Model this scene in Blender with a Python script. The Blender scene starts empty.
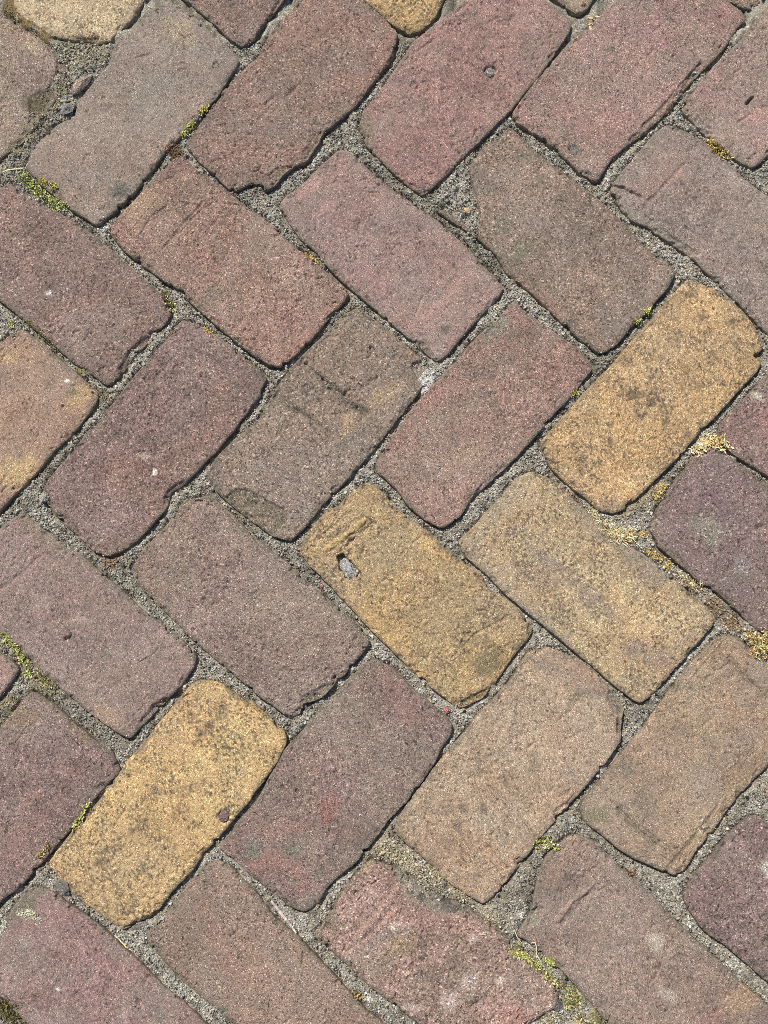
import bpy, math, re
import numpy as np

# ------------------------------------------------------------------ scene, camera, light
S = bpy.context.scene
COL = S.collection
R = np.random.default_rng(7)

FPX, TILT, HGT = 1000.0, math.radians(7.0), 0.903      # camera over the pavement, metres
cam_d = bpy.data.cameras.new('camera')
cam_d.sensor_fit = 'VERTICAL'; cam_d.sensor_height = 36.0; cam_d.lens = 36.0 * FPX / 1024
cam_d.clip_start = 0.01; cam_d.clip_end = 200
cam = bpy.data.objects.new('camera', cam_d); COL.objects.link(cam)
cam.location = (0, 0, HGT); cam.rotation_euler = (TILT, 0, 0)
S.camera = cam

SUN_EL, SHX, SHY = math.radians(50), 0.52, -0.855      # direction the shadows fall in
sun_d = bpy.data.lights.new('sun', 'SUN'); sun_d.energy = 4.25; sun_d.angle = math.radians(0.5)
sun_d.color = (1.0, 0.965, 0.91)
sun = bpy.data.objects.new('sun', sun_d); COL.objects.link(sun)
from mathutils import Vector
sdir = Vector((SHX * math.cos(SUN_EL), SHY * math.cos(SUN_EL), -math.sin(SUN_EL)))
sun.rotation_euler = sdir.to_track_quat('-Z', 'Y').to_euler()
sun.location = (-0.6, 1.0, 2.0)

W = bpy.data.worlds.new('World'); S.world = W; W.use_nodes = True
nt = W.node_tree
sky = nt.nodes.new('ShaderNodeTexSky'); sky.sky_type = 'NISHITA'; sky.sun_disc = False
sky.sun_elevation = SUN_EL; sky.sun_rotation = math.atan2(-SHX, -SHY) % (2 * math.pi)
nt.links.new(sky.outputs[0], nt.nodes['Background'].inputs[0])
nt.nodes['Background'].inputs[1].default_value = 0.10

S.view_settings.view_transform = 'Standard'; S.view_settings.look = 'None'
S.view_settings.exposure = 0.0; S.view_settings.gamma = 1.0
S.view_settings.use_curve_mapping = False
S.render.engine = 'CYCLES'
S.cycles.use_denoising = False
S.cycles.filter_width = 0.75
S.cycles.max_bounces = 4

# ------------------------------------------------------------------ helpers
def ground_mm(p):
    """Survey point (768x1024 sighting) to millimetres on the pavement plane z = 0."""
    p = np.atleast_2d(np.asarray(p, float))
    dx = (p[:, 0] - 384) / FPX; dy = -(p[:, 1] - 512) / FPX; dz = -np.ones(len(p))
    c, s = math.cos(TILT), math.sin(TILT)
    wy = dy * c - dz * s; wz = dy * s + dz * c
    t = -HGT / wz
    return np.stack([dx * t, wy * t], 1) * 1000.0

TILE = {1: (0, 0), 2: (250, 0), 3: (508, 0), 4: (0, 250), 5: (250, 250), 6: (508, 250),
        7: (0, 500), 8: (250, 500), 9: (508, 500), 10: (0, 764), 11: (250, 764), 12: (508, 764)}
K = 260.0 / 768.0
def sight(txt):
    out = []; ox = oy = 0.0; k = 1.0
    for tok in txt.split():
        if ':' in tok:
            h, tok = tok.split(':')
            if h == 'p': ox = oy = 0.0; k = 1.0
            else: (ox, oy), k = TILE[int(h)], K
        x, y = tok.split(',')
        out.append((ox + k * float(x), oy + k * float(y)))
    return out
def G(txt): return ground_mm(sight(txt))

_tbl = np.random.default_rng(99).random((512, 512)).astype(np.float32)
def vnoise(x, y, wl, seed=0):
    a = 0.6 + seed * 1.37
    ca, sa = math.cos(a), math.sin(a)
    X = (x * ca - y * sa) / wl + seed * 17.31; Y = (x * sa + y * ca) / wl + seed * 5.77
    xi = np.floor(X).astype(np.int64); yi = np.floor(Y).astype(np.int64)
    fx = X - xi; fy = Y - yi
    fx = fx * fx * (3 - 2 * fx); fy = fy * fy * (3 - 2 * fy)
    def t(i, j): return _tbl[(xi + i) & 511, (yi + j) & 511]
    return (t(0, 0) * (1 - fx) + t(1, 0) * fx) * (1 - fy) + (t(0, 1) * (1 - fx) + t(1, 1) * fx) * fy
def fbm(x, y, wl, seed=0, n=3):
    s = 0; a = 1; tot = 0
    for i in range(n):
        s = s + a * vnoise(x, y, wl / 2 ** i, seed + i * 3); tot += a; a *= 0.55
    return s / tot
def sm(a, b, x):
    t = np.clip((x - a) / (b - a), 0, 1); return t * t * (3 - 2 * t)
def lin(c):
    c = np.asarray(c, float) / 255.0
    return np.where(c <= 0.04045, c / 12.92, ((c + 0.055) / 1.055) ** 2.4)
def seg_dist(P, pts):
    d = np.full(len(P), 1e9)
    for a, b in zip(pts[:-1], pts[1:]):
        ab = b - a; t = np.clip(((P - a) @ ab) / max(ab @ ab, 1e-9), 0, 1)
        d = np.minimum(d, np.hypot(*(P - a - t[:, None] * ab).T))
    return d
def in_poly(P, poly):
    x, y = P.T; r = np.zeros(len(P), bool); n = len(poly)
    for i in range(n):
        (x0, y0), (x1, y1) = poly[i], poly[(i + 1) % n]
        c = ((y0 > y) != (y1 > y)) & (x < (x1 - x0) * (y - y0) / (y1 - y0 + 1e-12) + x0)
        r ^= c
    return r
def poly_sd(P, poly):
    d = seg_dist(P, np.vstack([poly, poly[:1]]))
    return np.where(in_poly(P, poly), -d, d)

def link_mesh(name, V, faces, col, mat, smooth=True, origin=None):
    """V in millimetres (world), faces = list of int arrays (n,3)/(n,4); linked as one object."""
    V = np.asarray(V, float) / 1000.0
    o = np.zeros(3) if origin is None else np.asarray(origin, float) / 1000.0
    me = bpy.data.meshes.new(name)
    me.vertices.add(len(V)); me.vertices.foreach_set('co', (V - o).astype(np.float32).ravel())
    li = np.concatenate([f.ravel() for f in faces]).astype(np.int32)
    cnt = np.concatenate([np.full(len(f), f.shape[1]) for f in faces])
    me.loops.add(len(li)); me.loops.foreach_set('vertex_index', li)
    me.polygons.add(len(cnt))
    me.polygons.foreach_set('loop_start', np.concatenate([[0], np.cumsum(cnt)[:-1]]).astype(np.int32))
    me.update(calc_edges=True); me.validate()
    me.polygons.foreach_set('use_smooth', np.full(len(me.polygons), smooth))
    if col is not None:
        at = me.attributes.new('albedo', 'FLOAT_COLOR', 'POINT')
        c = np.ones((len(V), 4), np.float32); c[:, :3] = np.clip(col, 0.004, 0.85)
        at.data.foreach_set('color', c.ravel())
    me.materials.append(mat)
    ob = bpy.data.objects.new(name, me); ob.location = o; COL.objects.link(ob)
    return ob
def tag(o, label=None, cat=None, group=None, kind=None):
    if label: o['label'] = label
    if cat: o['category'] = cat
    if group: o['group'] = group
    if kind: o['kind'] = kind
    return o

# ------------------------------------------------------------------ materials
def material(name, speck=0.0, grain=0.0, bump=0.0, rough=0.9, spec=0.25, cell=1300.0):
    m = bpy.data.materials.new(name); m.use_nodes = True
    t = m.node_tree; N = t.nodes; L = t.links
    b = N['Principled BSDF']; b.inputs['Roughness'].default_value = rough
    b.inputs['Specular IOR Level'].default_value = spec
    at = N.new('ShaderNodeAttribute'); at.attribute_name = 'albedo'
    c = at.outputs['Color']
    co = N.new('ShaderNodeTexCoord')
    if speck:
        v = N.new('ShaderNodeTexVoronoi'); v.inputs['Scale'].default_value = cell
        L.new(co.outputs['Object'], v.inputs['Vector'])
        sp = N.new('ShaderNodeSeparateColor'); L.new(v.outputs['Color'], sp.inputs[0])
        rp = N.new('ShaderNodeValToRGB'); rp.color_ramp.interpolation = 'LINEAR'
        e = rp.color_ramp.elements
        e[0].position = 0.0; e[0].color = (1 - .75 * speck,) * 3 + (1,)
        e[1].position = 1.0; e[1].color = (1 + 1.7 * speck,) * 3 + (1,)
        for p, f in ((.07, 1 - .62 * speck), (.13, 1 - .16 * speck), (.5, 1.0), (.86, 1 + .14 * speck), (.95, 1 + .8 * speck)):
            q = e.new(p); q.color = (f, f, f, 1)
        L.new(sp.outputs[0], rp.inputs[0])
        mx = N.new('ShaderNodeMix'); mx.data_type = 'RGBA'; mx.blend_type = 'MULTIPLY'; mx.clamp_result = False
        mx.inputs['Factor'].default_value = 1
        L.new(c, mx.inputs['A']); L.new(rp.outputs[0], mx.inputs['B']); c = mx.outputs['Result']
    n = N.new('ShaderNodeTexNoise'); n.inputs['Scale'].default_value = 1500; n.inputs['Detail'].default_value = 3
    L.new(co.outputs['Object'], n.inputs['Vector'])
    if grain:
        mr = N.new('ShaderNodeMapRange'); mr.inputs['From Min'].default_value = .3; mr.inputs['From Max'].default_value = .7
        mr.inputs['To Min'].default_value = 1 - grain; mr.inputs['To Max'].default_value = 1 + grain
        L.new(n.outputs['Fac'], mr.inputs['Value'])
        mx = N.new('ShaderNodeMix'); mx.data_type = 'RGBA'; mx.blend_type = 'MULTIPLY'; mx.clamp_result = False
        mx.inputs['Factor'].default_value = 1
        L.new(c, mx.inputs['A']); L.new(mr.outputs[0], mx.inputs['B']); c = mx.outputs['Result']
    if bump:
        bp = N.new('ShaderNodeBump'); bp.inputs['Strength'].default_value = 1.0; bp.inputs['Distance'].default_value = bump
        L.new(n.outputs['Fac'], bp.inputs['Height']); L.new(bp.outputs[0], b.inputs['Normal'])
    L.new(c, b.inputs['Base Color'])
    return m
M_RED = material('fired_red_clay', .95, .26, .0009, .88)
REDS = [M_RED, material('coarse_fired_red_clay', .85, .3, .0012, .9, cell=900.0), material('smooth_fired_red_clay', .9, .2, .0006, .82, spec=.35, cell=1700.0)]
M_YEL = material('fired_yellow_clay', .8, .22, .0008, .88)
M_SAND = material('sand_grain', 0, .25, 0, .9)
M_BED = material('bedding_sand', .9, .3, .0008, .95, cell=1100)
M_MOSS = material('moss_leaf', 0, .3, 0, .75)
M_STRAW = material('dry_straw', 0, .12, 0, .7)
M_STONE = material('stone', .8, .3, .001, .85)

# ------------------------------------------------------------------ bricks
ALB = np.array([1.17, 1.10, .95])
RASTER_STEP = 0.8
RX0, RY0, RNX, RNY = -620.0, -720.0, 1560, 1900
height_map = np.full((RNX, RNY), -99.0, np.float32)
def raster(P, z):
    i = np.round((P[:, 0] - RX0) / RASTER_STEP).astype(int); j = np.round((P[:, 1] - RY0) / RASTER_STEP).astype(int)
    ok = (i > 0) & (i < RNX - 1) & (j > 0) & (j < RNY - 1)
    i, j, z = i[ok], j[ok], z[ok]
    for a in (-1, 0, 1):
        for b in (-1, 0, 1):
            np.maximum.at(height_map, (i + a, j + b), z)
def top_at(P):
    i = np.clip(np.round((P[:, 0] - RX0) / RASTER_STEP).astype(int), 0, RNX - 1)
    j = np.clip(np.round((P[:, 1] - RY0) / RASTER_STEP).astype(int), 0, RNY - 1)
    return height_map[i, j]

def resample(p, n):
    s = np.concatenate([[0], np.cumsum(np.hypot(*np.diff(p, axis=0).T))])
    return lambda u: np.stack([np.interp(u * s[-1], s, p[:, 0]), np.interp(u * s[-1], s, p[:, 1])], 1)

centres = {}
def brick(key, outline, c1, label, c2=None, marks=(), rough=1.0, wear=1.0, edge=2.1, dz=0.0, yellow=False, seed=None, mot=1.0, sat_=1.0):
    seed = len(centres) * 7 + 3 if seed is None else seed
    rg = np.random.default_rng(seed + 1000); mot = mot * rg.uniform(.65, 1.3)
    sides = [G(s) for s in outline.split('|')]
    corners = np.array([s[0] for s in sides])
    centres[key] = corners.mean(0)
    P = np.vstack(sides)
    # closed outline, 0.8 mm apart, corners worn round, edge broken by noise
    pc = np.vstack([P, P[:1]]); s = np.concatenate([[0], np.cumsum(np.hypot(*np.diff(pc, axis=0).T))])
    n = int(s[-1] / 0.8); u = np.arange(n) / n * s[-1]
    Q = np.stack([np.interp(u, s, pc[:, 0]), np.interp(u, s, pc[:, 1])], 1)
    sg = 1.6 / 0.8; kx = np.arange(-12, 13); kr = np.exp(-kx ** 2 / (2 * sg * sg)); kr /= kr.sum()
    Q = np.stack([np.convolve(np.concatenate([Q[-12:, i], Q[:, i], Q[:12, i]]), kr, 'valid') for i in (0, 1)], 1)
    tan = np.roll(Q, -2, 0) - np.roll(Q, 2, 0); tan /= np.hypot(*tan.T)[:, None] + 1e-9
    nor = np.stack([-tan[:, 1], tan[:, 0]], 1)
    if ((centres[key] - Q) * nor).sum() > 0: nor = -nor
    x, y = Q.T
    off = 1.3 * (fbm(x, y, 18, seed) - .5) + .8 * (fbm(x, y, 5.5, seed + 1) - .5) + .35 * (vnoise(x, y, 1.9, seed + 2) - .5) + 1.1
    ch = vnoise(x, y, 8, seed + 3); off -= 2.4 * sm(.66, .80, .5 * ch + .5 * fbm(x, y, 5, seed + 38))
    Q = Q + nor * (off * wear)[:, None]
    ci = [int(np.argmin(np.hypot(*(Q - c).T))) for c in corners]
    def arc(a, b):
        return np.vstack([Q[a:], Q[:b + 1]]) if b <= a else Q[a:b + 1]
    A = [arc(ci[i], ci[(i + 1) % 4]) for i in range(4)]
    l0 = np.hypot(*(corners[1] - corners[0])); l1 = np.hypot(*(corners[2] - corners[1]))
    st = 0.74
    nu, nv = int(l0 / st), int(l1 / st)
    def grade(k):
        t = np.linspace(0, 1, k + 1); return t - .3 * np.sin(2 * np.pi * t) / (2 * np.pi)
    uu, vv = grade(nu), grade(nv)
    C0 = resample(A[0], 0)(uu); C1 = resample(A[2][::-1], 0)(uu)
    D0 = resample(A[3][::-1], 0)(vv); D1 = resample(A[1], 0)(vv)
    U, Vv = uu[:, None, None], vv[None, :, None]
    Sx = (1 - Vv) * C0[:, None] + Vv * C1[:, None] + (1 - U) * D0[None] + U * D1[None] \
        - ((1 - U) * (1 - Vv) * C0[0] + U * (1 - Vv) * C0[-1] + (1 - U) * Vv * C1[0] + U * Vv * C1[-1])
    T = Sx.reshape(-1, 2); x, y = T.T
    # distance to the edge
    near = (np.minimum(np.minimum(U, 1 - U) * l0, np.minimum(Vv, 1 - Vv) * l1) < 17).ravel()
    d = np.full(len(T), 16.0)
    Tn = T[near].astype(np.float32); Qf = Q.astype(np.float32); dn = np.empty(len(Tn), np.float32)
    for a in range(0, len(Tn), 4000):
        b = Tn[a:a + 4000]
        dn[a:a + 4000] = np.sqrt(((b[:, None] - Qf[None]) ** 2).sum(2).min(1))
    d[near] = np.minimum(dn, 16)
    # height
    Re = edge * (.65 + .8 * vnoise(x, y, 18, seed + 4))
    q = np.clip(1 - d / Re, 0, 1)
    z = -Re * .62 * (1 - np.sqrt(np.maximum(1 - q * q, 0)))
    z -= .35 * np.exp(-d / 6.0)
    chipm = sm(.60, .72, fbm(x, y, 10, seed + 5)) * sm(5.5, 2.5, d + 4 * (fbm(x, y, 4, seed + 6) - .5))
    z -= chipm * (1.5 + 1.4 * (vnoise(x, y, 2.2, seed + 26) - .3))
    worn = sm(.35, .65, fbm(x, y, 30, seed + 27))                 # polished to crumbly, in patches
    tex = rough * rg.uniform(.6, 1.2) * (.55 + .8 * worn)
    z += .9 * (fbm(x, y, 46, seed + 7) - .5) + tex * (.75 * (fbm(x, y, 9, seed + 8) - .5))
    fine = vnoise(x, y, 1.8, seed + 9)
    z += tex * (.24 * (fine - .5) + .24 * (rg.random(len(T)) - .5))
    pit = vnoise(x, y, 2.9, seed + 10)
    z -= tex * .9 * sm(.80, .95, pit + .12 * (worn - .5))
    lx, ly = (T - centres[key]).T
    scr = np.zeros(len(T))
    for _ in range(rg.integers(5, 10)):                          # scuffs, hair cracks, trowel drags
        p0 = centres[key] + rg.uniform(-1, 1) * .42 * (corners[0] - corners[3]) + rg.uniform(-1, 1) * .42 * (corners[1] - corners[0])
        an = rg.uniform(0, 2 * np.pi) if rg.random() < .5 else math.atan2(*(corners[0] - corners[3])[::-1]) + rg.normal(0, .15)
        ln = rg.uniform(5, 26); k = np.linspace(0, 1, 6)
        pp = p0 + np.outer(k * ln, [math.cos(an), math.sin(an)]) + np.cumsum(rg.normal(0, .9, (6, 2)), 0)
        wd = rg.uniform(.7, 1.6)
        box = (np.abs(T - pp.mean(0)) < ln).all(1)
        rr_ = seg_dist(T[box], pp) + 1.4 * (vnoise(x[box], y[box], 3, seed + 28) - .5)
        scr[box] = np.maximum(scr[box], rg.uniform(.4, 1.3) * sm(wd, wd * .3, rr_) * sm(.25, .5, vnoise(x[box], y[box], 4, seed + 29)))
    z -= scr
    c0 = centres[key]
    z += (T - c0) @ (rg.normal(0, .007, 2)) + dz + rg.normal(0, .38)
    # colour: kiln variation, then marks
    a1 = lin(c1); a2 = lin(c2) if c2 is not None else a1 * np.array([.9, .9, .92])
    w = sm(.3, .7, fbm(x, y, 38, seed + 11))[:, None]
    col = a1 * (1 - w) + a2 * w
    col = col * (1 + mot * .42 * (fbm(x, y, 9, seed + 12)[:, None] - .5)) * (1 + mot * .32 * (vnoise(x, y, 1.7, seed + 13)[:, None] - .5))
    hue = (fbm(x, y, 20, seed + 14) - .5)[:, None]
    col = col * (1 + hue * np.array([.14, -.02, -.14]))
    col *= np.exp(rg.normal(0, .17 * mot, len(T)))[:, None]
    pores = sm(.82, .90, vnoise(x, y, 1.5, seed + 30) + (.24 if yellow else .16) * (fbm(x, y, 13, seed + 31) - .5))[:, None]   # dark iron specks in the clay
    col *= 1 - (.72 if yellow else .70) * pores
    veil = (sm(.45, .75, fbm(x, y, 34, seed + 32)) * rg.uniform(.2, .5) * (.45 if yellow else 1))[:, None]      # dusty, scuffed areas
    col = col * (1 - veil) + lin((150, 133, 124)) * (col.mean() / lin((150, 133, 124)).mean()) ** .6 * veil
    tone = 1 + (.2 if yellow else .34) * (fbm(x, y, 55, seed + 33) - .5) + (.14 if yellow else .24) * (fbm(x, y, 15, seed + 34) - .5)
    col = col * tone[:, None]
    far = (sm(.5, .72, fbm(x, y, 95, 900)) * .22)[:, None]                            # dust lying across several bricks
    col = col * (1 - far) + lin((152, 134, 124)) * far
    if yellow:
        fl = (sm(.60, .69, vnoise(x, y, 1.45, seed + 42)) * sm(.30, .66, fbm(x, y, 15, seed + 43)) * .8)[:, None]
        col = col * (1 - fl) + lin((96, 86, 76)) * fl
    grime = (sm(.62, .78, fbm(x, y, 12, seed + 35)) * sm(.4, .6, vnoise(x, y, 1.7, seed + 36)) * (.3 if yellow else .5))[:, None]
    col = col * (1 - grime) + lin((112, 104, 92)) * grime
    # grey sand dust caught along the worn edge
    dust = sm(5.5, .5, d + 5 * (fbm(x, y, 6, seed + 15) - .5)) * sm(.2, .6, fbm(x, y, 16, seed + 16)) * .7
    col = col * (1 - dust[:, None]) + lin((112, 104, 90)) * dust[:, None]
    for mk in marks:
        k = mk[0]
        if k == 'spot':                         # ellipse of another colour: (pts, rx, ry, angle, colour, strength)
            _, p, rx, ry, an, cc, stg = mk
            for g in G(p):
                e = T - g; ca, sa = math.cos(math.radians(an)), math.sin(math.radians(an))
                ex = (e[:, 0] * ca + e[:, 1] * sa) / rx; ey = (-e[:, 0] * sa + e[:, 1] * ca) / ry
                r = np.hypot(ex, ey) + 1.1 * (fbm(x, y, max(3, .7 * min(rx, ry)), seed + 17) - .5)
                m = sm(1.3, .4, r) * min(1, stg * 1.25)
                if yellow and max(rx, ry) < 13:                # clusters of fine grey speckle, not smudges
                    m = m * (.25 + .75 * sm(.42, .58, vnoise(x, y, 1.8, seed + 37) + .3 * (sm(1.2, .2, r) - .5)))
                m = m[:, None]
                col = col * (1 - m) + lin(cc) * np.exp(rg.normal(0, .22, (len(T), 1))) * m
        elif k == 'streak':
            _, p, wd, cc, stg = mk
            r = seg_dist(T, G(p)) / wd + 1.5 * (fbm(x, y, 7, seed + 18) - .5)
            m = (sm(1.25, .2, r) * stg * (.55 + .9 * (vnoise(x, y, 2.2, seed + 39) - .1)).clip(0, 1))[:, None]
            col = col * (1 - m) + lin(cc) * m
        elif k == 'groove':                     # negative depth = ridge
            _, p, wd, dep = mk
            r = (seg_dist(T, G(p)) + (1.8 * (vnoise(x, y, 5, seed + 19) - .5) + 1.0 * (vnoise(x, y, 2.2, seed + 40) - .5)) * min(1.3, wd / 2)) / wd
            z -= 1.5 * dep * sm(1.1, .25, r) * (.55 + .9 * vnoise(x, y, 7, seed + 20))
        elif k == 'pit':
            _, p, rr, dep = mk
            for g in G(p):
                r = np.hypot(*(T - g).T) / rr + .35 * (vnoise(x, y, 2.5, seed + 21) - .5)
                z -= dep * sm(1.1, .6, r)
        elif k == 'chip':                       # broken-out patch: polygon, depth, softness, colour or None
            _, p, dep, soft, cc = mk
            r = poly_sd(T, G(p)) + 3.0 * (fbm(x, y, 5, seed + 22) - .5)
            m = sm(soft * .5, -soft * .5, r)
            z -= m * (dep * (.7 + .6 * vnoise(x, y, 6, seed + 23)) + .9 * (vnoise(x, y, 2.4, seed + 25) - .5) + .35 * (rg.random(len(T)) - .5))
            if cc is not None:
                m = (m * (.35 + .6 * sm(.3, .7, fbm(x, y, 5, seed + 41))))[:, None]; col = col * (1 - m) + lin(cc) * np.exp(rg.normal(0, .3, (len(T), 1))) * m
    sat = sat_ * (.74 if yellow else .62)
    lum = (col @ np.array([.2126, .7152, .0722]))[:, None]; col = lum + (col - lum) * sat
    col = col * (np.array([.99, .995, .97]) if yellow else np.array([1.03, 1.03, 1.03]))
    raster(T, z)
    # skirt down the sides and a flat bottom
    gi = np.arange((nu + 1) * (nv + 1)).reshape(nu + 1, nv + 1)
    ring = np.concatenate([gi[:-1, 0], gi[-1, :-1], gi[:0:-1, -1], gi[0, :0:-1]])
    V = [np.column_stack([T, z])]; Cc = [col * ALB]; base = len(T); rows = [ring]
    out = T[ring] - c0; out /= np.hypot(*out.T)[:, None]
    for dzz, o in ((-2.2, .25), (-5, .4), (-12, .3), (-62, -1.0)):
        rp = T[ring] + out * (o + .5 * (vnoise(T[ring, 0], T[ring, 1] + dzz * 3, 3, seed + 24) - .5))[:, None]
        zz = z[ring] + dzz if dzz > -60 else np.full(len(ring), -64.0)
        V.append(np.column_stack([rp, zz])); Cc.append(col[ring] * ALB * .95)
        rows.append(np.arange(base, base + len(ring))); base += len(ring)
    V.append(np.array([[c0[0], c0[1], -64.0]])); Cc.append(col[:1] * ALB)
    q1 = np.stack([gi[:-1, :-1], gi[:-1, 1:], gi[1:, 1:], gi[1:, :-1]], -1).reshape(-1, 4)
    F = [q1]
    for ra, rb in zip(rows[:-1], rows[1:]):
        F.append(np.stack([ra, np.roll(ra, -1), np.roll(rb, -1), rb], 1))
    F3 = np.stack([rows[-1], np.roll(rows[-1], -1), np.full(len(ring), base)], 1)
    V = np.vstack(V)
    p0, p1, p2 = V[q1[len(q1) // 2][:3]]
    if np.cross(p1 - p0, p2 - p0)[2] < 0:
        F = [f[:, ::-1] for f in F]; F3 = F3[:, ::-1]
    ob = link_mesh('paving_brick', V, F + [F3], np.vstack(Cc), M_YEL if yellow else REDS[int(rg.integers(0, 3))], True, (c0[0], c0[1], -64))
    return tag(ob, label, 'brick', 'paving bricks laid in a herringbone bond')

GREY = (128, 122, 112); OLIVE = (108, 100, 78); TAN = (170, 140, 102); PINK = (176, 122, 116); PURP = (138, 118, 114)
YD = (106, 90, 76)
brick('A_topleft', "1:495,3 560,40 620,95 690,160|1:702,180 640,280 580,350 490,440 390,570 330,625|1:285,660 210,615 165,575 120,540|1:75,490 90,450 130,400 180,365 225,342 228,300 262,265 300,215 325,190 340,130 400,75 440,30",
      (142, 119, 107), 'greyish worn brick with a ragged broken left edge, just right of the loose shard', (138, 122, 114), edge=2.6, wear=1.3, marks=[
      ('spot', '1:355,560', 12, 10, 30, (104, 98, 88), .8), ('pit', '1:350,585', 6, 1.2), ('spot', '1:530,90', 22, 12, -40, (152, 134, 104), .6),
      ('groove', '1:490,60 545,115 555,170', 2, .7), ('groove', '1:400,170 440,160', 1.6, .8), ('spot', '1:430,280', 30, 16, 40, GREY, .35)])
brick('A_top2', "p:326,-33 2:330,0 380,40|2:434,98 420,160 385,210 345,260 310,310 265,348 215,385 195,425 165,475 125,492 90,520 70,548|2:45,560 10,535 1:690,562 600,480|1:553,430 600,350 680,250 768,160 2:60,100 130,20",
      (154, 116, 106), 'reddish brick with a rough broken lower right side and a pale pink scarp across it', (146, 116, 106), wear=1.4, rough=1.05, marks=[
      ('groove', '2:45,310 75,280 105,290 140,255 160,235', 2.2, .8), ('spot', '2:40,330', 26, 14, 40, (160, 122, 114), .4),
      ('chip', '2:215,385 195,425 165,475 150,460 190,400', 1.6, 3, (132, 112, 96)), ('chip', '2:125,492 90,520 70,548 50,520 85,495', 1.8, 3, (130, 112, 92)),
      ('groove', '2:365,260 410,195 430,150', 3.5, 1.3), ('streak', '2:330,250 400,190 430,120', 10, (158, 116, 100), .5)])
brick('A_top3', "p:499,-42 3:105,0 150,30|3:186,64 180,95 130,165 100,210 60,260 0,330 2:720,370 660,430 600,490 550,540|2:512,572 480,552 430,510 380,460 345,425|2:326,372 340,325 400,250 440,190 490,120 540,80 620,20",
      (153, 111, 107), 'pinkish red brick holding a small round grey pebble in a hole', (146, 106, 100), marks=[
      ('pit', '2:710,210', 6.5, 4.2), ('streak', '2:640,315 690,345 705,350', 4, PINK, .5), ('groove', '2:500,150 540,118', 1.8, .6), ('groove', '2:660,405 668,385', 1.6, 1),
      ('groove', '3:130,80 125,140', 1.5, .6), ('spot', '2:335,380', 12, 16, 0, (120, 108, 84), .6)])
brick('A_top4', "p:674,-46 3:650,0 690,30|3:702,52 680,75 640,140 580,200 520,260 470,330 400,390 310,460 285,500|3:262,533 220,510 165,460 120,420 70,385 30,362|3:12,342 40,300 110,210 180,130 230,90 300,20 320,0",
      (156, 116, 112), 'pinkish brick with a grooved worn ledge along its lower right edge', (148, 118, 110), marks=[
      ('groove', '3:400,375 450,325 520,245 570,190', 2.6, 1.2), ('groove', '3:440,390 500,290 560,210', 3.4, .9), ('streak', '3:400,395 520,270 620,150', 8, (128, 110, 92), .55),
      ('pit', '3:190,438', 4, 1.6), ('spot', '3:200,445', 7, 6, 0, (110, 104, 98), .7), ('streak', '3:150,330 260,400', 8, PINK, .5), ('spot', '3:305,145', 7, 5, 0, (112, 108, 92), .5)])
brick('A_top5', "p:838,-66|p:908,-4 830,85 3:768,452 745,478|3:722,492 680,470 620,425 570,375|3:523,330 530,280 600,210 700,110 750,40",
      (144, 120, 110), 'mauve grey brick with a narrow black slot in its face', (150, 116, 112), marks=[
      ('groove', '3:703,304 714,296 724,287', 1.7, 4.0), ('groove', '3:680,362 700,350 716,338', 1.8, .9), ('spot', '3:735,345', 14, 9, 30, PINK, .5), ('chip', '3:560,345 600,380 590,395 550,360', 1.2, 3, GREY)])
brick('Y_topleft', "p:3,-170|p:168,-32 1:420,0 380,55 325,108|1:290,120 250,108 215,110 150,96 80,52 30,10|p:-66,-64",
      (190, 166, 130), 'pale sandy yellow brick with a blunt crumbled lower corner', (182, 156, 122), yellow=True, wear=1.3, dz=-2.0, marks=[
      ('streak', '1:10,0 80,60 160,105', 11, (176, 156, 132), .6), ('streak', '1:390,40 320,110', 9, (176, 156, 134), .55), ('chip', '1:215,102 290,105 285,124 220,118', 2.4, 3, (112, 100, 82)),
      ('streak', '1:5,-5 40,25', 6, (120, 98, 58), .6)])
brick('A_left_upper', "p:-10,8 1:60,70 110,110 160,160|1:187,205 172,265 120,345 60,412 0,455|p:-80,238|p:-152,172",
      (152, 132, 114), 'blotchy mossy brown brick with a dark hollow worn into its right side', (148, 124, 116), rough=1.25, wear=1.3, dz=-2.0, marks=[
      ('chip', '1:165,195 182,215 165,260 120,335 85,350 85,280 130,262 150,240', 2.0, 5, (110, 98, 70)), ('spot', '1:100,305', 12, 13, 30, (98, 88, 62), .7), ('spot', '1:30,90', 18, 8, -40, (160, 124, 116), .5),
      ('spot', '1:95,130', 12, 7, -40, (168, 142, 108), .6), ('streak', '1:0,70 60,90', 6, (150, 128, 86), .6), ('streak', '1:30,430 110,340', 7, (112, 102, 76), .6)])
brick('Y_top', "p:311,-172|p:474,-37 2:570,0 545,45 510,85|2:472,94 430,75 385,35 345,0|p:246,-104",
      (196, 158, 100), 'yellow brick corner poking in between two red bricks', (186, 150, 98), yellow=True, marks=[('streak', '2:385,30 470,88 540,50', 8, (150, 124, 82), .6)])
brick('B_top', "p:145,-164|p:304,-24 1:768,78 745,118|1:712,134 680,112 640,72 580,22 555,0|p:76,-95",
      (142, 112, 104), 'reddish grey brick showing only a clean rounded corner, left of the pink scarp brick', (136, 108, 100))
brick('B_top_tan', "p:482,-190|p:642,-56 3:250,0 235,20|3:207,39 180,24 150,0|p:416,-122", (162, 136, 106), 'tan brick corner barely showing above the dry leaf scrap', marks=[('streak', '3:165,10 205,34 240,10', 5, (120, 104, 74), .6)])
brick('B_top_small', "p:655,-196|p:815,-60 3:745,0 735,12|3:715,22 690,16 660,0|p:589,-128", (150, 122, 106), 'tiny brown brick tip beside the grooved pinkish brick')
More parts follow.
